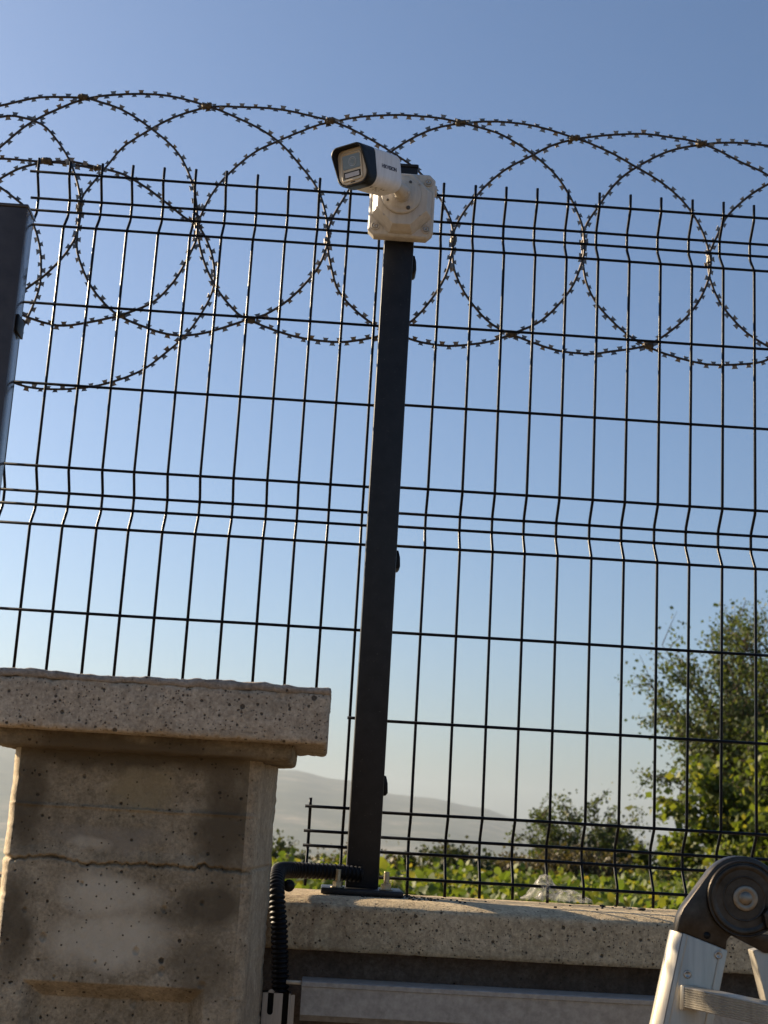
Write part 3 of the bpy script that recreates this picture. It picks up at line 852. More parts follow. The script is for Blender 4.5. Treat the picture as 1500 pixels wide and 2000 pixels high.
razor_coil(RAZOR_SIDE, CLIPS_SIDE, 0.090, (-0.6, 0.090, 2.33), 'loose razor wire coil end hanging beside the left fence post', (-0.5, 0.09, 2.5), 110)

# ------------------------------------------------------------------ junction box
bc = Vector((-0.0748, -0.085, 2.6185))
jb = thing('junction_box', bc, 'cream octagonal plastic junction box screwed to the post top', 'junction box')
H = 0.054
HZ = 0.0575
def octo(h, c, hz=None):
    hz = hz or h + HZ - H
    return [(-h + c, -hz), (h - c, -hz), (h, -hz + c), (h, hz - c), (h - c, hz), (-h + c, hz), (-h, hz - c), (-h, -hz + c)]
def at(poly, y):
    return [(bc.x + x, y, bc.z + z) for x, z in poly]
m_ = MB()
m_.loft([at(octo(H - .002, .010), -0.0615), at(octo(H, .010), -0.064), at(octo(H, .010), -0.076), at(octo(H - .0015, .010), -0.0775)], smooth=False)
part('back_box', m_, CREAM, jb, 0.0006, segs=1, flat=True)
m_ = MB()
m_.loft([at(octo(H + .0008, .010), -0.0782), at(octo(H + .0008, .010), -0.0815), at(octo(H - .002, .010), -0.085)], smooth=False)
lid = part('lid', m_, CREAM, jb, 0.0005, segs=1, flat=True)
m_ = MB()
m_.loft([at(octo(H - .004, .030), -0.0845), at(octo(H - .0055, .0305), -0.092), at(octo(H - .013, .0265), -0.106)], smooth=False)
part('raised_panel', m_, CREAM, jb, 0.0004, segs=1, flat=True)
for sx, sz in ((-1, -1), (1, -1), (1, 1), (-1, 1)):
    M = Matrix.Translation((bc.x + sx * 0.0425, -0.085, bc.z + sz * 0.0425)) @ Matrix.Rotation(R(90), 4, 'X')
    m_ = MB(); m_.lathe([(0.0072, -0.001), (0.0072, 0.0022), (0.0060, 0.0028), (0.0052, 0.0010), (0.0, 0.0010)], M, 20)
    sk = part('screw_boss', m_, CREAM, lid)
    m_ = MB(); m_.lathe([(0.0042, 0.0008), (0.0042, 0.0024), (0.0036, 0.0030), (0.0017, 0.0030), (0.0015, 0.0012), (0, 0.0012)], M, 18)
    part('screw', m_, RIVET, lid)
for dx, dz, rr in ((-0.030, -0.030, .0017), (0.030, -0.028, .0014), (0.027, 0.028, .0016), (-0.028, 0.027, .0015)):
    M = Matrix.Translation((bc.x + dx, -0.1060, bc.z + dz)) @ Matrix.Rotation(R(90), 4, 'X')
    m_ = MB(); m_.lathe([(rr, 0), (rr, 0.0008), (0, 0.0010)], M, 12)
    part('small_screw', m_, RIVET, jb)
# cable gland cheek at the right
M = Matrix.Translation((bc.x + H - .001, -0.071, bc.z + 0.034)) @ Matrix.Rotation(R(90), 4, 'Y')
m_ = MB(); m_.lathe([(0.0100, -0.002), (0.0100, 0.003), (0.0085, 0.005), (0.006, 0.0055), (0, 0.0055)], M, 24)
part('gland_plug', m_, CREAM, jb)

# ------------------------------------------------------------------ security camera
YAW, PIT = R(38), R(13)
fwd = Vector((-math.sin(YAW) * math.cos(PIT), -math.cos(YAW) * math.cos(PIT), -math.sin(PIT)))
rgt = Vector((math.cos(YAW), -math.sin(YAW), 0))          # to the viewer's right
upv = rgt.cross(-fwd).normalized()
fc = Vector((-0.1605, -0.243, 2.6025))                   # centre of the face plate
CM = Matrix(((rgt.x, -fwd.x, upv.x, fc.x), (rgt.y, -fwd.y, upv.y, fc.y), (rgt.z, -fwd.z, upv.z, fc.z), (0, 0, 0, 1)))
cc = thing('security_camera', fc, 'white bullet security camera with black hood pointing left', 'security camera')
BW, BH = 0.0575, 0.0595
def ring(wd, ht, r, rb, y, dz=0):
    return [(x, y, z + dz) for x, z in rounded(wd, ht, r, 6, rb)]
L0 = 0.099
m_ = MB()
m_.loft([ring(BW - .002, BH - .002, .007, .017, 0.016), ring(BW, BH, .007, .018, 0.018), ring(BW, BH, .007, .018, 0.060), ring(BW - .001, BH - .001, .007, .018, L0 - .010), ring(BW - .004, BH - .004, .007, .017, L0 - .003), ring(BW - .012, BH - .012, .010, .014, L0)], CM)
body = part('housing', m_, WHITE, cc)
# black hood: a sleeve whose roof reaches out over the face
out = rounded(BW + .003, BH + .003, .012, 6, .018)
inn = rounded(BW - .003, BH - .003, .010, 6, .0165)
def front_y(z):
    t = max(0, min(1, (z + 0.012) / 0.034))
    return -0.001 - 0.012 * t * t * (3 - 2 * t)
m_ = MB()
m_.loft([[(x, 0.0225, z) for x, z in out], [(x, front_y(z) + .0012, z) for x, z in out], [(x * .992, front_y(z), z * .992) for x, z in out], [(x, front_y(z) + .0006, z) for x, z in inn], [(x, 0.004, z) for x, z in inn]], CM, cap0=True, cap1=True)
part('hood', m_, BLACK, cc)
m_ = MB()
m_.loft([ring(BW - .0034, BH - .0034, .010, .0165, 0.0035), ring(BW - .0034, BH - .0034, .010, .0165, 0.0005), ring(BW - .006, BH - .006, .010, .0155, -0.0008)], CM)
face = part('face_plate', m_, FACE, cc)
m_ = MB()
m_.loft([ring(.0405, .0450, .005, .005, 0.0, -.0005), ring(.0405, .0450, .005, .005, -0.0018, -.0005), ring(.0390, .0435, .0045, .0045, -0.0024, -.0005), ring(.0355, .0400, .003, .003, -0.0024, -.0005), ring(.0350, .0395, .003, .003, -0.0010, -.0005)], CM)
part('window_frame', m_, FACE, face)
m_ = MB()
m_.loft([ring(.0335, .0225, .002, .002, -0.0006, .0070), ring(.0335, .0225, .002, .002, -0.0016, .0070)], CM, smooth=False)
win = part('lens_window', m_, GLASS, face)
m_ = MB()
for ra, rb_ in ((0.0074, 0.0066), (0.0048, 0.0044)):
    m_.lathe([(ra, 0.0), (ra, 0.0004), (rb_, 0.0004), (rb_, 0.0)], CM @ Matrix.Translation((0.002, -0.0015, 0.0070)) @ Matrix.Rotation(R(90), 4, 'X'), 32)
part('lens_ring', m_, painted('lens ring grey', (0.48, 0.52, 0.56), 0.3, 0.05), win)
m_ = MB()
m_.loft([ring(.0325, .0105, .0012, .0012, -0.0006, -.0130), ring(.0325, .0105, .0012, .0012, -0.0012, -.0130)], CM, smooth=False)
lit = part('light_recess', m_, BLACK, face)
m_ = MB()
m_.loft([ring(.0275, .0068, .0008, .0008, -0.0012, -.0136), ring(.0275, .0068, .0008, .0008, -0.0022, -.0136)], CM, smooth=False)
part('light_window', m_, LAMPW, lit)
m_ = MB(); m_.loft([ring(.0085, .0016, .0006, .0006, -0.0006, -.0250), ring(.0085, .0016, .0006, .0006, -0.0012, -.0250)], CM, smooth=False)
part('microphone_slot', m_, BLACK, face)
# lettering along the flank
tcu = bpy.data.curves.new('lettering', 'FONT')
tcu.body = 'HIKVISION'
tcu.size = 0.0082
tcu.align_x = 'CENTER'; tcu.align_y = 'CENTER'
tcu.extrude = 0.00012
tcu.offset = 0.00030
tcu.shear = 0.12
to = bpy.data.objects.new('tmp_text', tcu); COL.objects.link(to)
bpy.context.view_layer.update()
tme = bpy.data.meshes.new_from_object(to.evaluated_get(bpy.context.evaluated_depsgraph_get()))
bpy.data.objects.remove(to)
xs_ = [v_.co.x for v_ in tme.vertices]; wdt = max(xs_) - min(xs_)
k_ = 0.0410 / wdt
TM = CM @ Matrix(((0, 0, 1, BW / 2 + 0.0001), (1, 0, 0, 0.060), (0, 1, 0, 0.0020), (0, 0, 0, 1)))
tme.transform(Matrix.Translation(-fc) @ TM @ Matrix.Diagonal((k_, k_, 1, 1)))
tme.materials.clear(); tme.materials.append(NAVY)
lt = child('lettering', tme, body, (0, 0, 0)); lt['label'] = 'dark HIKVISION lettering on the white flank'
m_ = MB()
rq = random.Random(2)
for k in range(9):
    y = 0.040 + 0.0028 * k + rq.uniform(0, .001); x = rq.uniform(-0.004, 0.012)
    m_.box(x, x + rq.uniform(.002, .006), y, y + .0009, -BH / 2 - .0002, -BH / 2 + .0002, CM)
m_.box(0.008, 0.0125, 0.031, 0.0335, -BH / 2 - .0002, -BH / 2 + .0002, CM)
part('printed_marks', m_, MARK, body)
# mount: disc on the box, ball joint and stalk
dc = Vector((-0.0775, -0.1055, 2.6240))
M = Matrix.Translation(dc) @ Matrix.Rotation(R(90), 4, 'X')
m_ = MB(); m_.lathe([(0.0330, -0.0004), (0.0330, 0.0045), (0.0318, 0.0058), (0.0300, 0.0062), (0.0255, 0.0066), (0.0245, 0.0078), (0.0200, 0.0095), (0.0, 0.0098)], M, 48)
disc = part('mount_disc', m_, CREAM, cc)
for dx, dz, rr in ((0.0125, -0.0235, 0.0034), (0.0140, 0.0225, 0.0026), (-0.022, -0.012, .002)):
    m_ = MB(); m_.lathe([(rr, 0.004), (rr, 0.0082), (rr * .7, 0.0088), (0, 0.0084)], M @ Matrix.Translation((dx, dz, 0)), 16)
    part('mount_screw', m_, MARK, disc)
back = CM @ Vector((0.0, L0, -0.002))
ball = dc + Vector((0.002, -0.020, -0.003))
m_ = MB()
m_.tube([dc + Vector((0.001, -.006, 0)), dc + Vector((0.001, -.013, -.002)), ball], [0.0150, 0.0138, 0.0128], 24)
ax = (back - ball)
for st in (0,):
    loops = []
    u = ax.normalized(); o1 = u.orthogonal().normalized(); o2 = u.cross(o1)
part('ball_socket', m_, CREAM, cc)
m_ = MB()
m_.tube([ball - u * 0.004, ball + u * 0.004, ball.lerp(back, 0.4), ball.lerp(back, 0.75), back + u * 0.001], [0.0122, 0.0132, 0.0108, 0.0105, 0.0150], 24)
part('stalk', m_, CREAM, cc)
m_ = MB()
for a in range(3):
    d = (o1 * math.cos(a * 2.1) + o2 * math.sin(a * 2.1))
    m_.tube([ball + u * 0.003 + d * 0.0115, ball + u * 0.003 + d * 0.0145], 0.0028, 10)
part('clamp_screw', m_, CREAM, cc)

# ------------------------------------------------------------------ corrugated conduit
cd = thing('corrugated_conduit', (-0.185, -0.2, 1.38), 'black corrugated conduit bending from the post foot down over the coping', 'conduit')
path = catmull([(-0.078, -0.075, 1.526), (-0.110, -0.085, 1.528), (-0.150, -0.098, 1.5285), (-0.182, -0.118, 1.5285), (-0.1985, -0.152, 1.527), (-0.2015, -0.190, 1.519), (-0.1995, -0.217, 1.502), (-0.1960, -0.2245, 1.480), (-0.1918, -0.2245, 1.455), (-0.1885, -0.2245, 1.420), (-0.1855, -0.2255, 1.390), (-0.1840, -0.2265, 1.368)], 0.0011)
rad = []
for k in range(len(path)):
    ph = (k * 0.0011 / 0.0066) % 1
    rad.append(0.0100 + 0.0023 * max(0.0, math.sin(math.pi * min(1, ph / 0.72))) ** 0.35)
m_ = MB(); m_.tube(path, rad, 20)
tag(part('sleeve', m_, RUBBER, cd))
m_ = MB(); m_.lathe([(0.0, 0), (0.0085, 0), (0.0085, 0.012), (0, 0.012)], Matrix.Translation((-0.1830, -0.178, 1.509)) @ Matrix.Rotation(R(90), 4, 'X'), 16)
part('cable_clip', m_, BLACK, cd)

# ------------------------------------------------------------------ cable tray and slotted channel
tr_ = thing('cable_tray', (0.3, -0.25, 1.33), 'galvanised steel cable tray running along the wall under the coping', 'cable tray')
m_ = MB()
sec = [(-0.200, 1.388), (-0.270, 1.3895), (-0.2715, 1.3885), (-0.2715, 1.3830), (-0.2690, 1.3822)]
m_.loft([[(-0.1548, y, z) for y, z in sec + [(-0.268, 1.3850), (-0.200, 1.3865)]], [(0.95, y, z) for y, z in sec + [(-0.268, 1.3850), (-0.200, 1.3865)]]], smooth=False)
part('lid', m_, GALV, tr_)
m_ = MB()
sec = [(-0.2672, 1.3846), (-0.2672, 1.3465), (-0.2590, 1.3385), (-0.200, 1.3385), (-0.200, 1.3375), (-0.2600, 1.3375), (-0.2684, 1.3460), (-0.2684, 1.3846)]
m_.loft([[(-0.1545, y, z) for y, z in sec], [(0.95, y, z) for y, z in sec]], smooth=False)
part('tray_body', m_, GALV, tr_)
m_ = MB(); m_.box(-0.1760, -0.1552, -0.2615, -0.2560, 1.3835, 1.3885)
part('splice_bracket', m_, ALU, tr_, 0.0006)
m_ = MB(); m_.box(0.0, 0.0, 0, 0, 0, 0) if False else None
ch = thing('slotted_channel', (-0.188, -0.25, 1.0), 'slotted galvanised upright channel under the black conduit', 'channel')
# front face with obround slots left open
x0, x1 = -0.2135, -0.1690
yf = -0.2560
m_ = MB()
ztop = 1.3705
slots = [(-0.1955, ztop - 0.0120 - 0.046 * k) for k in range(6)]
sw, sl = 0.0040, 0.0165
zcur = ztop + 0.0005
def obround(cx, cz):
    n = 8
    P = [(cx + sw * math.cos(R(180 * k / n)), cz + sl - sw + sw * math.sin(R(180 * k / n))) for k in range(n + 1)]
    P += [(cx - sw * math.cos(R(180 * k / n)), cz - sl + sw - sw * math.sin(R(180 * k / n))) for k in range(n + 1)]
    return P
for k, (cx, cz) in enumerate(slots):
    zb0 = slots[k + 1][1] + 0.023 if k + 1 < len(slots) else cz - 0.023
    hi_ = ztop if k == 0 else cz + 0.023
    lo_ = cz - 0.023
    P = obround(cx, cz)
    n = len(P)
    Q = []
    for (px, pz) in P:      # push each slot point out to the cell border
        dx, dz = px - cx, pz - cz
        ang = math.atan2(dz / 0.023, dx / 0.012)
        if abs(math.cos(ang)) > abs(math.sin(ang)):
            qx = x1 if dx > 0 else x0; qz = cz + 0.023 * math.tan(ang) * (1 if dx > 0 else -1)
        else:
            qz = hi_ if dz > 0 else lo_
            qx = cx + (dz > 0 and 1 or -1) * (1 / math.tan(ang)) * ((x1 - cx) if dx > 0 else (cx - x0))
        Q.append((min(max(qx, x0), x1), min(max(qz, lo_), hi_)))
    vs = [(px, yf, pz) for px, pz in P] + [(qx, yf, qz) for qx, qz in Q] + [(px, yf + 0.002, pz) for px, pz in P]
    fs = [(i, (i + 1) % n, n + (i + 1) % n, n + i) for i in range(n)] + [(i, (i + 1) % n, 2 * n + (i + 1) % n, 2 * n + i) for i in range(n)]
    # square corners of the cell
    vs2 = [(x0, yf, hi_), (x1, yf, hi_), (x1, yf, lo_), (x0, yf, lo_)]
    m_.add(vs, fs)
zlow = slots[-1][1] - 0.023
m_.box(x0, x0 + 0.002, yf + 0.0001, -0.216, zlow, ztop)
m_.box(x1 - 0.002, x1, yf + 0.0001, -0.216, zlow, ztop)
m_.box(x1 + 0.0002, x1 + 0.0060, yf + 0.006, yf + 0.009, zlow, ztop - .002)
part('channel_body', m_, CHAN, ch)
m_ = MB(); m_.box(x0 + .003, x1 - .003, -0.214, -0.2105, zlow, ztop - .002)
part('channel_back', m_, BLACK, ch)

# ------------------------------------------------------------------ ladder
YL = -0.55
ld = thing('folding_ladder', (0.33, YL, 0), 'aluminium folding ladder with dark round hinge at the right', 'ladder')
dirv = Vector((0.2693 - 0.2932, 0, 1.3833 - 1.4969)).normalized()
def along(p, d): return (p[0] + dirv.x * d, p[1] + dirv.z * d)
A, B = (0.2932, 1.4969), (0.3471, 1.4794)
low = 0.80
m_ = MB()
# stile: box section, front web with thin raised ribs near its edges
P = [A, along(A, low), along(B, low), B]
m_.prism(P, YL, YL + 0.026)
st = part('stile', m_, ALU, ld, 0.0015)
m_ = MB()
flange = [(A[0] - 0.0100, A[1] + 0.0015), along((A[0] - 0.0100, A[1] + 0.0015), low), along((A[0] - 0.0004, A[1]), low), (A[0] - 0.0004, A[1])]
m_.loft([[(flange[0][0], YL + .012, flange[0][1]), (flange[3][0], YL - .0005, flange[3][1]), (flange[3][0], YL + .026, flange[3][1]), (flange[0][0], YL + .026, flange[0][1])],
         [(flange[1][0], YL + .012, flange[1][1]), (flange[2][0], YL - .0005, flange[2][1]), (flange[2][0], YL + .026, flange[2][1]), (flange[1][0], YL + .026, flange[1][1])]], smooth=False)
part('stile_flange', m_, ALU, ld, 0.0012)
for off in (0.0060, 0.0475):
    a0 = (A[0] + (B[0] - A[0]) * off / 0.0567, A[1] + (B[1] - A[1]) * off / 0.0567)
    q0 = along(a0, 0.001); q1 = along(a0, low)
    m_ = MB(); m_.loft([[(q[0] - .0006, YL - .0009, q[1]), (q[0] + .0006, YL - .0009, q[1]), (q[0] + .0006, YL + .0005, q[1]), (q[0] - .0006, YL + .0005, q[1])] for q in (q0, q1)], smooth=False)
    part('rib', m_, ALU, st)
RX = Matrix.Rotation(R(90), 4, 'X')
for x, z in ((0.3356, 1.4741), (0.2990, 1.4503)):
    m_ = MB(); m_.lathe([(0.0048, -0.0005), (0.0048, 0.0010), (0.0040, 0.0016), (0.0026, 0.0014), (0.0020, 0.0004), (0.0, 0.0004)], Matrix.Translation((x, YL, z)) @ RX, 20)
    part('rivet', m_, RIVET, st)
# hinge plate holding the left stile
DC = Vector((0.3653, 0, 1.5397))
hp = [(0.2860, 1.4975), (0.2932, 1.4967), (0.3455, 1.4798), (0.3465, 1.4913), (0.3510, 1.4962)]
arc = [(DC.x + 0.0492 * math.cos(R(a)), DC.z + 0.0492 * math.sin(R(a))) for a in range(-40, 145, 8)]
hp += arc + [(0.2940, 1.5253), (0.2893, 1.5150)]
m_ = MB(); m_.prism(hp, YL + 0.0006, YL + 0.024)
hg = part('hinge_plate', m_, HINGE, ld, 0.0022)
m_ = MB(); m_.lathe([(0.0041, 0.0002), (0.0041, 0.0016), (0.0, 0.0016)], Matrix.Translation((0.3220, YL + .0016, 1.4953)) @ RX, 20)
part('pin_hole', m_, BLACK, hg)
# hinge disc in front, with its tail to the second stile
m_ = MB()
tail = []
for a in range(-62, 235, 6):
    tail.append((DC.x + 0.0445 * math.cos(R(a)), DC.z + 0.0445 * math.sin(R(a))))
tail += [(0.3520, 1.4962), (0.3890, 1.4795), (0.4150, 1.4795), (0.4290, 1.4890), (0.4200, 1.5000)]
m_.prism(tail, YL - 0.0050, YL + 0.0003)
dk = part('hinge_disc', m_, HINGE, ld, 0.0018)
m_ = MB(); m_.lathe([(0.0405, 0.004), (0.0405, 0.0062), (0.0385, 0.0068), (0.0345, 0.0058), (0.0335, 0.0052)], Matrix.Translation((DC.x, YL, DC.z)) @ RX, 48)
part('disc_rim', m_, HINGE, dk)
m_ = MB(); m_.lathe([(0.0442, 0.0035), (0.0442, 0.0060), (0.0436, 0.0067), (0.0424, 0.0067), (0.0418, 0.0058), (0.0416, 0.0048)], Matrix.Translation((DC.x, YL, DC.z)) @ RX, 60)
part('outer_rim', m_, HINGE, dk)
m_ = MB(); m_.lathe([(0.0262, 0.0045), (0.0262, 0.0058), (0.0252, 0.0062), (0.0240, 0.0056), (0.0236, 0.0048)], Matrix.Translation((DC.x, YL, DC.z)) @ RX, 48)
part('inner_rim', m_, HINGE, dk)
m_ = MB(); m_.lathe([(0.0150, 0.0045), (0.0150, 0.0066), (0.0138, 0.0074), (0.0085, 0.0068), (0.0078, 0.0064), (0.0074, 0.0082), (0.0068, 0.0090), (0.0, 0.0090)], Matrix.Translation((DC.x + .001, YL, DC.z + .0005)) @ RX, 36)
part('pivot_boss', m_, HINGE2, dk)
m_ = MB()
kb = [(0.3850, 1.5235), (0.3880, 1.5090), (0.3960, 1.5015), (0.4080, 1.5100), (0.4110, 1.5280), (0.4000, 1.5350), (0.3900, 1.5310)]
m_.prism(kb, YL - 0.016, YL - 0.0052)
part('release_lever', m_, HINGE, dk, 0.003)
# second stile, folded behind
m_ = MB()
d2 = Vector((0.3919 - 0.3779, 0, 1.4263 - 1.4810)).normalized()
m_.prism([(0.3779, 1.4808), (0.3779 + d2.x * .8, 1.4808 + d2.z * .8), (0.4335 + d2.x * .8, 1.4950 + d2.z * .8), (0.4335, 1.4950)], YL + 0.0005, YL + 0.026)
part('stile', m_, ALU, ld, 0.0015)
# rung: ribbed tread pointing towards the viewer's right
m_ = MB()
Ra, Rb = Vector((0.2985, YL - 0.002, 1.4262)), Vector((0.3985, YL - 0.140, 1.4195))
ux = (Rb - Ra).normalized(); uy = Vector((0, 0, 1)).cross(ux).normalized(); uz = ux.cross(uy)
hh, dd = 0.0115, 0.012
secr = [(-dd, -hh)]
nrib = 9
for k in range(nrib * 2 + 1):
    t = -hh + 2 * hh * k / (nrib * 2)
    secr.append((-dd - (0.0017 if k % 2 else 0.0), t))
secr += [(dd, hh), (dd, -hh * 1.25)]
def rung_loop(c, s=1.0):
    return [c + uy * (a * s) + uz * (q * s) + uz * (0.004 if a < 0 and q > 0 else 0) * 0 for a, q in secr]
m_.loft([rung_loop(Ra + ux * .006), rung_loop(Rb)], smooth=False)
rg = part('rung', m_, ALU, ld)
m_ = MB(); m_.loft([[Ra + uy * a * 1.12 + uz * q for a, q in ((-dd, -hh * 1.25), (-dd, hh * 1.1), (dd, hh * 1.1), (dd, -hh * 1.35))], [Ra + ux * .0058 + uy * a * 1.12 + uz * q for a, q in ((-dd, -hh * 1.25), (-dd, hh * 1.1), (dd, hh * 1.1), (dd, -hh * 1.35))]], smooth=False)
part('rung_collar', m_, ALU, rg, 0.001)

# ------------------------------------------------------------------ plastic film and debris on the wall
rb = random.Random(11)
def film_pt(u, v_):
    x = 0.178 + 0.112 * u
    prof_ = 0.036 * math.exp(-((u - 0.33) / 0.17) ** 2) + 0.014 * math.exp(-((u - 0.72) / 0.22) ** 2) + 0.002
    a = (v_ - 0.5) * math.pi
    h = max(0.0006, prof_ * (1 - (2 * v_ - 1) ** 2) ** 0.6)
    p = Vector((x, 0.012 + 0.022 * (v_ - 0.5) * 2 * (0.5 + prof_ * 18), 1.4985 + h))
    q = Vector((u * 9, v_ * 6, 2.2))
    p += Vector((0.006 * noise.noise(q), 0.005 * noise.noise(q + Vector((5, 1, 2))), abs(0.007 * noise.noise(q * 1.7)) * min(1, prof_ * 60)))
    r_ = abs(noise.noise(q * 2.5 + Vector((1, 2, 3))))
    p.z += 0.0035 * (0.5 - r_) * (4 * v_ * (1 - v_))
    p.z = max(p.z, 1.4982)
    return p
m_ = MB(); m_.add(*slab_grid(film_pt, 60, 34), False)
pb_ = part('plastic_film', m_, FILM, loc=(0.23, 0.012, 1.4975))
tag(pb_, 'crumpled clear plastic film lying on the wall behind the mesh', 'plastic film')
def crumb(name, x, y, s, m, label, cat, grp=None):
    bm = bmesh.new()
    bmesh.ops.create_icosphere(bm, subdivisions=1, radius=s)
    for v_ in bm.verts:
        v_.co.x *= 1 + rb.uniform(-.2, .9); v_.co.z *= 0.45 + rb.uniform(-.1, .1)
        v_.co += Vector((rb.uniform(-1, 1), rb.uniform(-1, 1), rb.uniform(-.3, .3))) * s * 0.25
    me = bpy.data.meshes.new(name); bm.to_mesh(me); bm.free(); me.materials.append(m)
    o = bpy.data.objects.new(name, me); COL.objects.link(o)
    o.location = (x, y, 1.4968 + s * 0.3); o.rotation_euler.z = rb.uniform(0, 3)
    return tag(o, label, cat, grp)
STONE = concrete('pale rubble', (0.5, 0.46, 0.4), (0.4, 0.36, 0.3), (0.6, 0.56, 0.5), 0.4, 90)
CHAR = painted('dark crumb', (0.02, 0.018, 0.016), 0.8, 0.3)
crumb('pebble', 0.335, -0.055, 0.0050, STONE, 'pale mortar crumb on the sunlit wall top before the ladder', 'rubble')
crumb('pebble', 0.352, -0.070, 0.0060, CHAR, 'dark flat crumb just right of the pale mortar crumb', 'rubble')
crumb('pebble', 0.300, -0.030, 0.0045, CHAR, 'dark crumb on the wall top right of the plastic film', 'rubble')
m_ = MB()
for k in range(90):
    cx_, cy_ = rb.gauss(0.005, 0.035), rb.uniform(-0.15, -0.03)
    if k > 55: cx_, cy_ = rb.uniform(-0.15, 0.55), rb.uniform(-0.14, 0.02)
    s = rb.uniform(0.0006, 0.0019)
    m_.box(cx_ - s * 1.4, cx_ + s, cy_ - s, cy_ + s, 1.4964, 1.4966 + s * 1.3)
grit = part('grit', m_, CHAR, loc=(0, -0.08, 1.4965))
tag(grit, 'dark grit scattered round the post foot on the wall top', 'grit', kind='stuff')

# ------------------------------------------------------------------ plants
def leaf_object(name, pts, size, material, parent=None, loc=(0, 0, 0), seed=1, shape='leaf', droop=0.3, tone_fn=None):
    rg_ = np.random.default_rng(seed)
    P = np.array(pts, dtype=float)
    n = len(P)
    d = rg_.normal(size=(n, 3)); d[:, 2] -= droop; d /= np.linalg.norm(d, axis=1)[:, None]
    e = rg_.normal(size=(n, 3)); e -= (e * d).sum(1)[:, None] * d; e /= np.linalg.norm(e, axis=1)[:, None]
    f = np.cross(d, e)
    s = size * rg_.uniform(0.6, 1.35, n)[:, None]
    wd = {'leaf': 0.42, 'vine': 0.62, 'needle': 0.14}[shape]
    if shape == 'vine':
        outl = [(0, 0, 0), (0.12, wd * .75, .10), (0.50, wd, .14), (0.70, wd * .55, .06), (1.0, 0, 0), (0.70, -wd * .55, .06), (0.50, -wd, .14), (0.12, -wd * .75, .10)]
        faces = [(0, 1, 2), (0, 2, 3), (0, 3, 4), (0, 4, 5), (0, 5, 6), (0, 6, 7)]
    else:
        outl = [(0, 0, 0), (0.45, wd, .10), (1.0, 0, 0), (0.45, -wd, .10)]
        faces = [(0, 1, 2), (0, 2, 3)]
    k = len(outl)
    V = np.zeros((n, k, 3))
    for i, (a, b_, c_) in enumerate(outl):
        V[:, i] = P + (d * a + e * b_ + f * c_) * s
    org = np.array(ORIG[parent] if parent else loc)
    V = V.reshape(-1, 3) - org
    F = np.concatenate([np.arange(n)[:, None] * k + np.array(fc_) for fc_ in faces])
    me = bpy.data.meshes.new(name)
    me.vertices.add(len(V)); me.vertices.foreach_set('co', V.ravel())
    me.loops.add(F.size); me.loops.foreach_set('vertex_index', F.ravel().astype(np.int32))
    me.polygons.add(len(F))
    me.polygons.foreach_set('loop_start', np.arange(0, F.size, 3, dtype=np.int32))
    me.update(); me.validate()
    tone = np.clip(rg_.beta(1.6, 2.2, n) if tone_fn is None else tone_fn(P, rg_), 0, 1)
    at_ = me.attributes.new('tone', 'FLOAT', 'POINT')
    at_.data.foreach_set('value', np.repeat(tone, k).astype(np.float32))
    me.materials.append(material)
    o = bpy.data.objects.new(name, me); COL.objects.link(o)
    if parent: o.parent = parent
    else: o.location = loc
    ORIG[o] = Vector(org)
    return o

def make_tree(name, base, crown_c, crown_r, limbs, leaves, size, material, label, cat, seed, shape='leaf', trunk_r=0.12, group=None, spray=0.35, droop=0.3, sway=(0, 0, 0)):
    rt = random.Random(seed)
    t = thing(name, base, label, cat, group)
    m_ = MB()
    base = Vector(base); cc_ = Vector(crown_c)
    fork = base.lerp(Vector((cc_.x, cc_.y, cc_.z - crown_r[2] * 0.75)), 1.0)
    m_.tube(catmull([base, base.lerp(fork, .5) + Vector((rt.uniform(-.1, .1), 0, 0)), fork], 0.25), trunk_r * 0.8, 8)
    pts = []
    for k in range(limbs):
        # limb tips spread over an uneven ellipsoid
        while True:
            d = Vector((rt.gauss(0, 1), rt.gauss(0, 1), rt.gauss(0.25, 0.9))).normalized()
            if d.z > -0.65: break
        rr = rt.uniform(0.62, 1.08)
        tip = cc_ + Vector((d.x * crown_r[0], d.y * crown_r[1], d.z * crown_r[2])) * rr + Vector(sway) * max(0, d.z)
        mid = fork.lerp(tip, 0.5) + Vector((rt.gauss(0, .12), rt.gauss(0, .12), rt.uniform(0, .25))) * crown_r[0] * .5
        limb = catmull([fork, mid, tip], 0.15)
        n_ = len(limb)
        m_.tube(limb, [max(0.006, trunk_r * 0.42 * (1 - i / n_)) for i in range(n_)], 5)
        # twigs along the outer half carry leaf sprays
        tw = max(3, int(leaves / limbs / 26))
        for j in range(tw):
            f_ = rt.uniform(0.35, 1.0)
            p0 = limb[min(n_ - 1, int(f_ * n_))]
            td = Vector((rt.gauss(d.x, .8), rt.gauss(d.y, .8), rt.gauss(d.z + .2, .7))).normalized()
            ln = crown_r[0] * spray * rt.uniform(0.5, 1.2)
            p1 = p0 + td * ln
            m_.tube([p0, p0.lerp(p1, .5) + Vector((0, 0, .02)), p1], [0.010, 0.007, 0.003], 4)
            for q in range(26):
                u_ = rt.uniform(0.1, 1.05)
                pts.append(p0.lerp(p1, u_) + Vector((rt.gauss(0, 1), rt.gauss(0, 1), rt.gauss(0, 1))) * ln * 0.16)
    part('trunk', m_, BARK, t)
    lo_ = leaf_object('crown', pts, size, material, t, seed=seed, shape=shape, droop=droop)
    return t

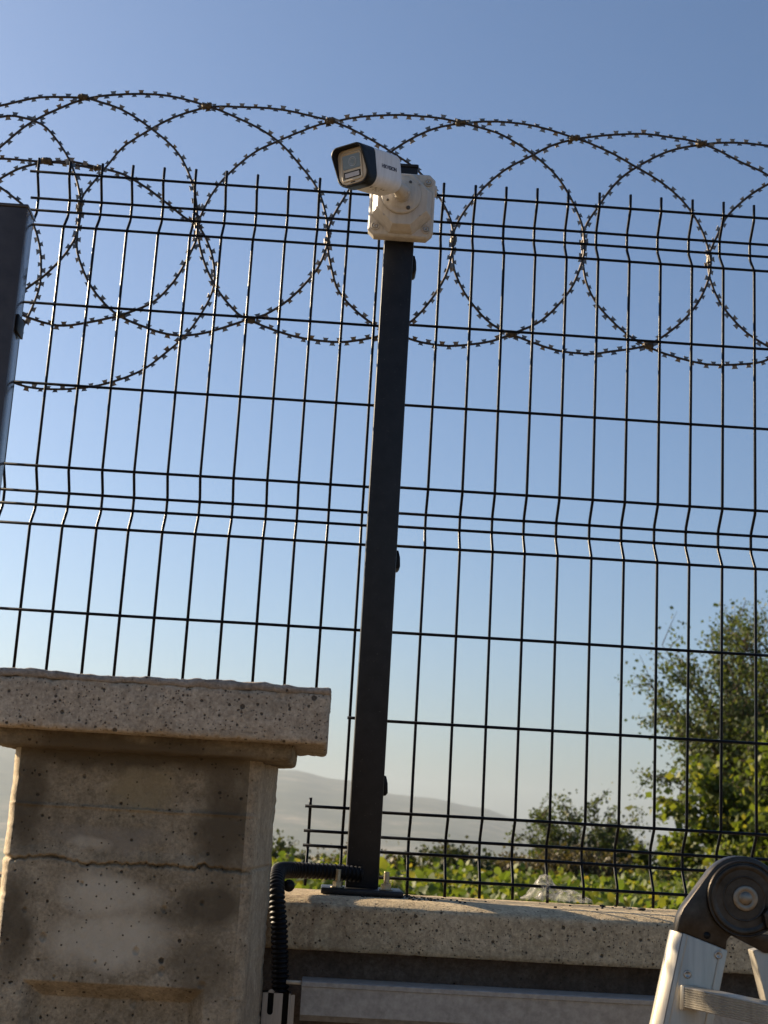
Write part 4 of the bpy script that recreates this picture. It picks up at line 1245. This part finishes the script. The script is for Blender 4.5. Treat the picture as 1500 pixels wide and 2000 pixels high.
make_tree('acacia_tree', (7.9, 22.5, 0), (7.50, 22.5, 3.72), (2.3, 2.0, 2.12), 64, 33000, 0.07, LEAF_FINE, 'tall feathery tree standing behind the leafy tree at right', 'tree', 4, 'leaf', 0.16, spray=0.26, sway=(-0.1, 0, 0))
make_tree('leafy_tree', (5.55, 15.5, 0), (5.75, 15.5, 1.75), (1.42, 1.3, 1.20), 50, 20000, 0.105, LEAF_TREE, 'broad leaved yellow green tree lowest at the right edge', 'tree', 9, 'leaf', 0.10, spray=0.28)
make_tree('bush', (4.6, 23.5, 0), (4.6, 23.5, 1.1), (1.2, 1.0, 1.25), 56, 24000, 0.06, LEAF_FINE, 'grey green rounded bush left of the trees beyond the vines', 'bush', 15, 'leaf', 0.06, spray=0.30)
make_tree('bush', (4.55, 17.0, 0), (4.55, 17.0, 1.25), (0.42, 0.5, 0.75), 14, 2600, 0.09, LEAF_TREE, 'small pointed leafy bush between the round bush and the tree', 'bush', 21, 'leaf', 0.05, spray=0.5)
hedge = [(-0.95, 15.8, 0.90, 0.9, .34, LEAF_DARK, 'dark bush seen between the pillar and the post'), (0.30, 17.0, 0.82, 1.0, .34, LEAF_DRY, 'low dull bush half hidden behind the camera post'),
         (1.35, 16.4, 0.94, 0.9, .40, LEAF_DARK, 'low dark bush just right of the camera post'), (2.3, 17.4, 0.94, 1.0, .38, LEAF_DRY, 'dry brownish bush behind the vines, mid right'),
         (3.3, 17.0, 0.94, 1.0, .46, LEAF_DRY, 'dry brownish bush in front of the round grey green bush'), (4.1, 15.0, 0.76, 0.9, .40, LEAF_DARK, 'dark low bush under the small pointed bush'),
         (5.0, 13.6, 0.80, 1.0, .40, LEAF_DARK, 'dark low bush at the foot of the leafy tree')]
for k, (x, y, z, rx, rz_, mt_, lab) in enumerate(hedge):
    make_tree('bush', (x, y, 0), (x, y, z), (rx, 0.8, rz_), 26, 9000, 0.06, mt_, lab, 'bush', 40 + k, 'leaf', 0.04, 'low bushes beyond the vines', spray=0.30)
# vine rows: leaves beyond counting
rv = random.Random(77)
pts = []
for row in range(7):
    y = 6.6 + row * 1.15
    x0, x1 = -1.6 - row * .15, 3.2 + row * .55
    n = int(4200 * (x1 - x0) / 4.5)
    for k in range(n):
        x = rv.uniform(x0, x1)
        hgt = 1.185 + 0.11 * noise.noise(Vector((x * 1.7, row * 3.1, 0))) + 0.09 * noise.noise(Vector((x * 5, row, 4))) - 0.004 * row
        if rv.random() < 0.06: hgt += rv.uniform(0.02, 0.16)
        z = hgt - abs(rv.gauss(0, 0.20))
        pts.append((x, y + rv.gauss(0, 0.20), z))
vn = leaf_object('vine_leaves', pts, 0.062, LEAF_VINE, None, (1.0, 9.0, 0.0), 5, 'vine', 0.5)
tag(vn, 'sunlit yellow green vine leaves filling the field behind the wall', 'vines', kind='stuff')
m_ = MB()
for row in range(7):
    y = 6.6 + row * 1.15
    x0, x1 = -1.6 - row * .15, 3.2 + row * .55
    x = x0
    while x < x1:
        m_.tube([(x, y, 0), (x + rv.uniform(-.05, .05), y, 0.5), (x + rv.uniform(-.1, .1), y, 1.0)], [0.03, 0.022, 0.010], 5)
        x += 0.9
tag(part('vine_stems', m_, BARK, loc=(1.0, 9.0, 0)), 'brown vine stems hidden under the sunlit vine leaves', 'vines', kind='stuff')

# ------------------------------------------------------------------ haze
hz = MB(); hz.box(-8900, 8900, -3500, 9200, -80, 290)
hzm = bpy.data.materials.new('haze'); hzm.use_nodes = True
hn = hzm.node_tree; hn.nodes.clear()
ho = hn.nodes.new('ShaderNodeOutputMaterial'); hv = hn.nodes.new('ShaderNodeVolumePrincipled')
hv.inputs['Color'].default_value = (0.49, 0.57, 0.66, 1)
hv.inputs['Density'].default_value = 0.000105
hv.inputs['Density Attribute'].default_value = ''
hv.inputs['Anisotropy'].default_value = 0.3
hn.links.new(hv.outputs[0], ho.inputs['Volume'])
ho_ = part('haze', hz, hzm)
tag(ho_, 'pale haze lying over the plain and the hills', 'haze', kind='stuff')
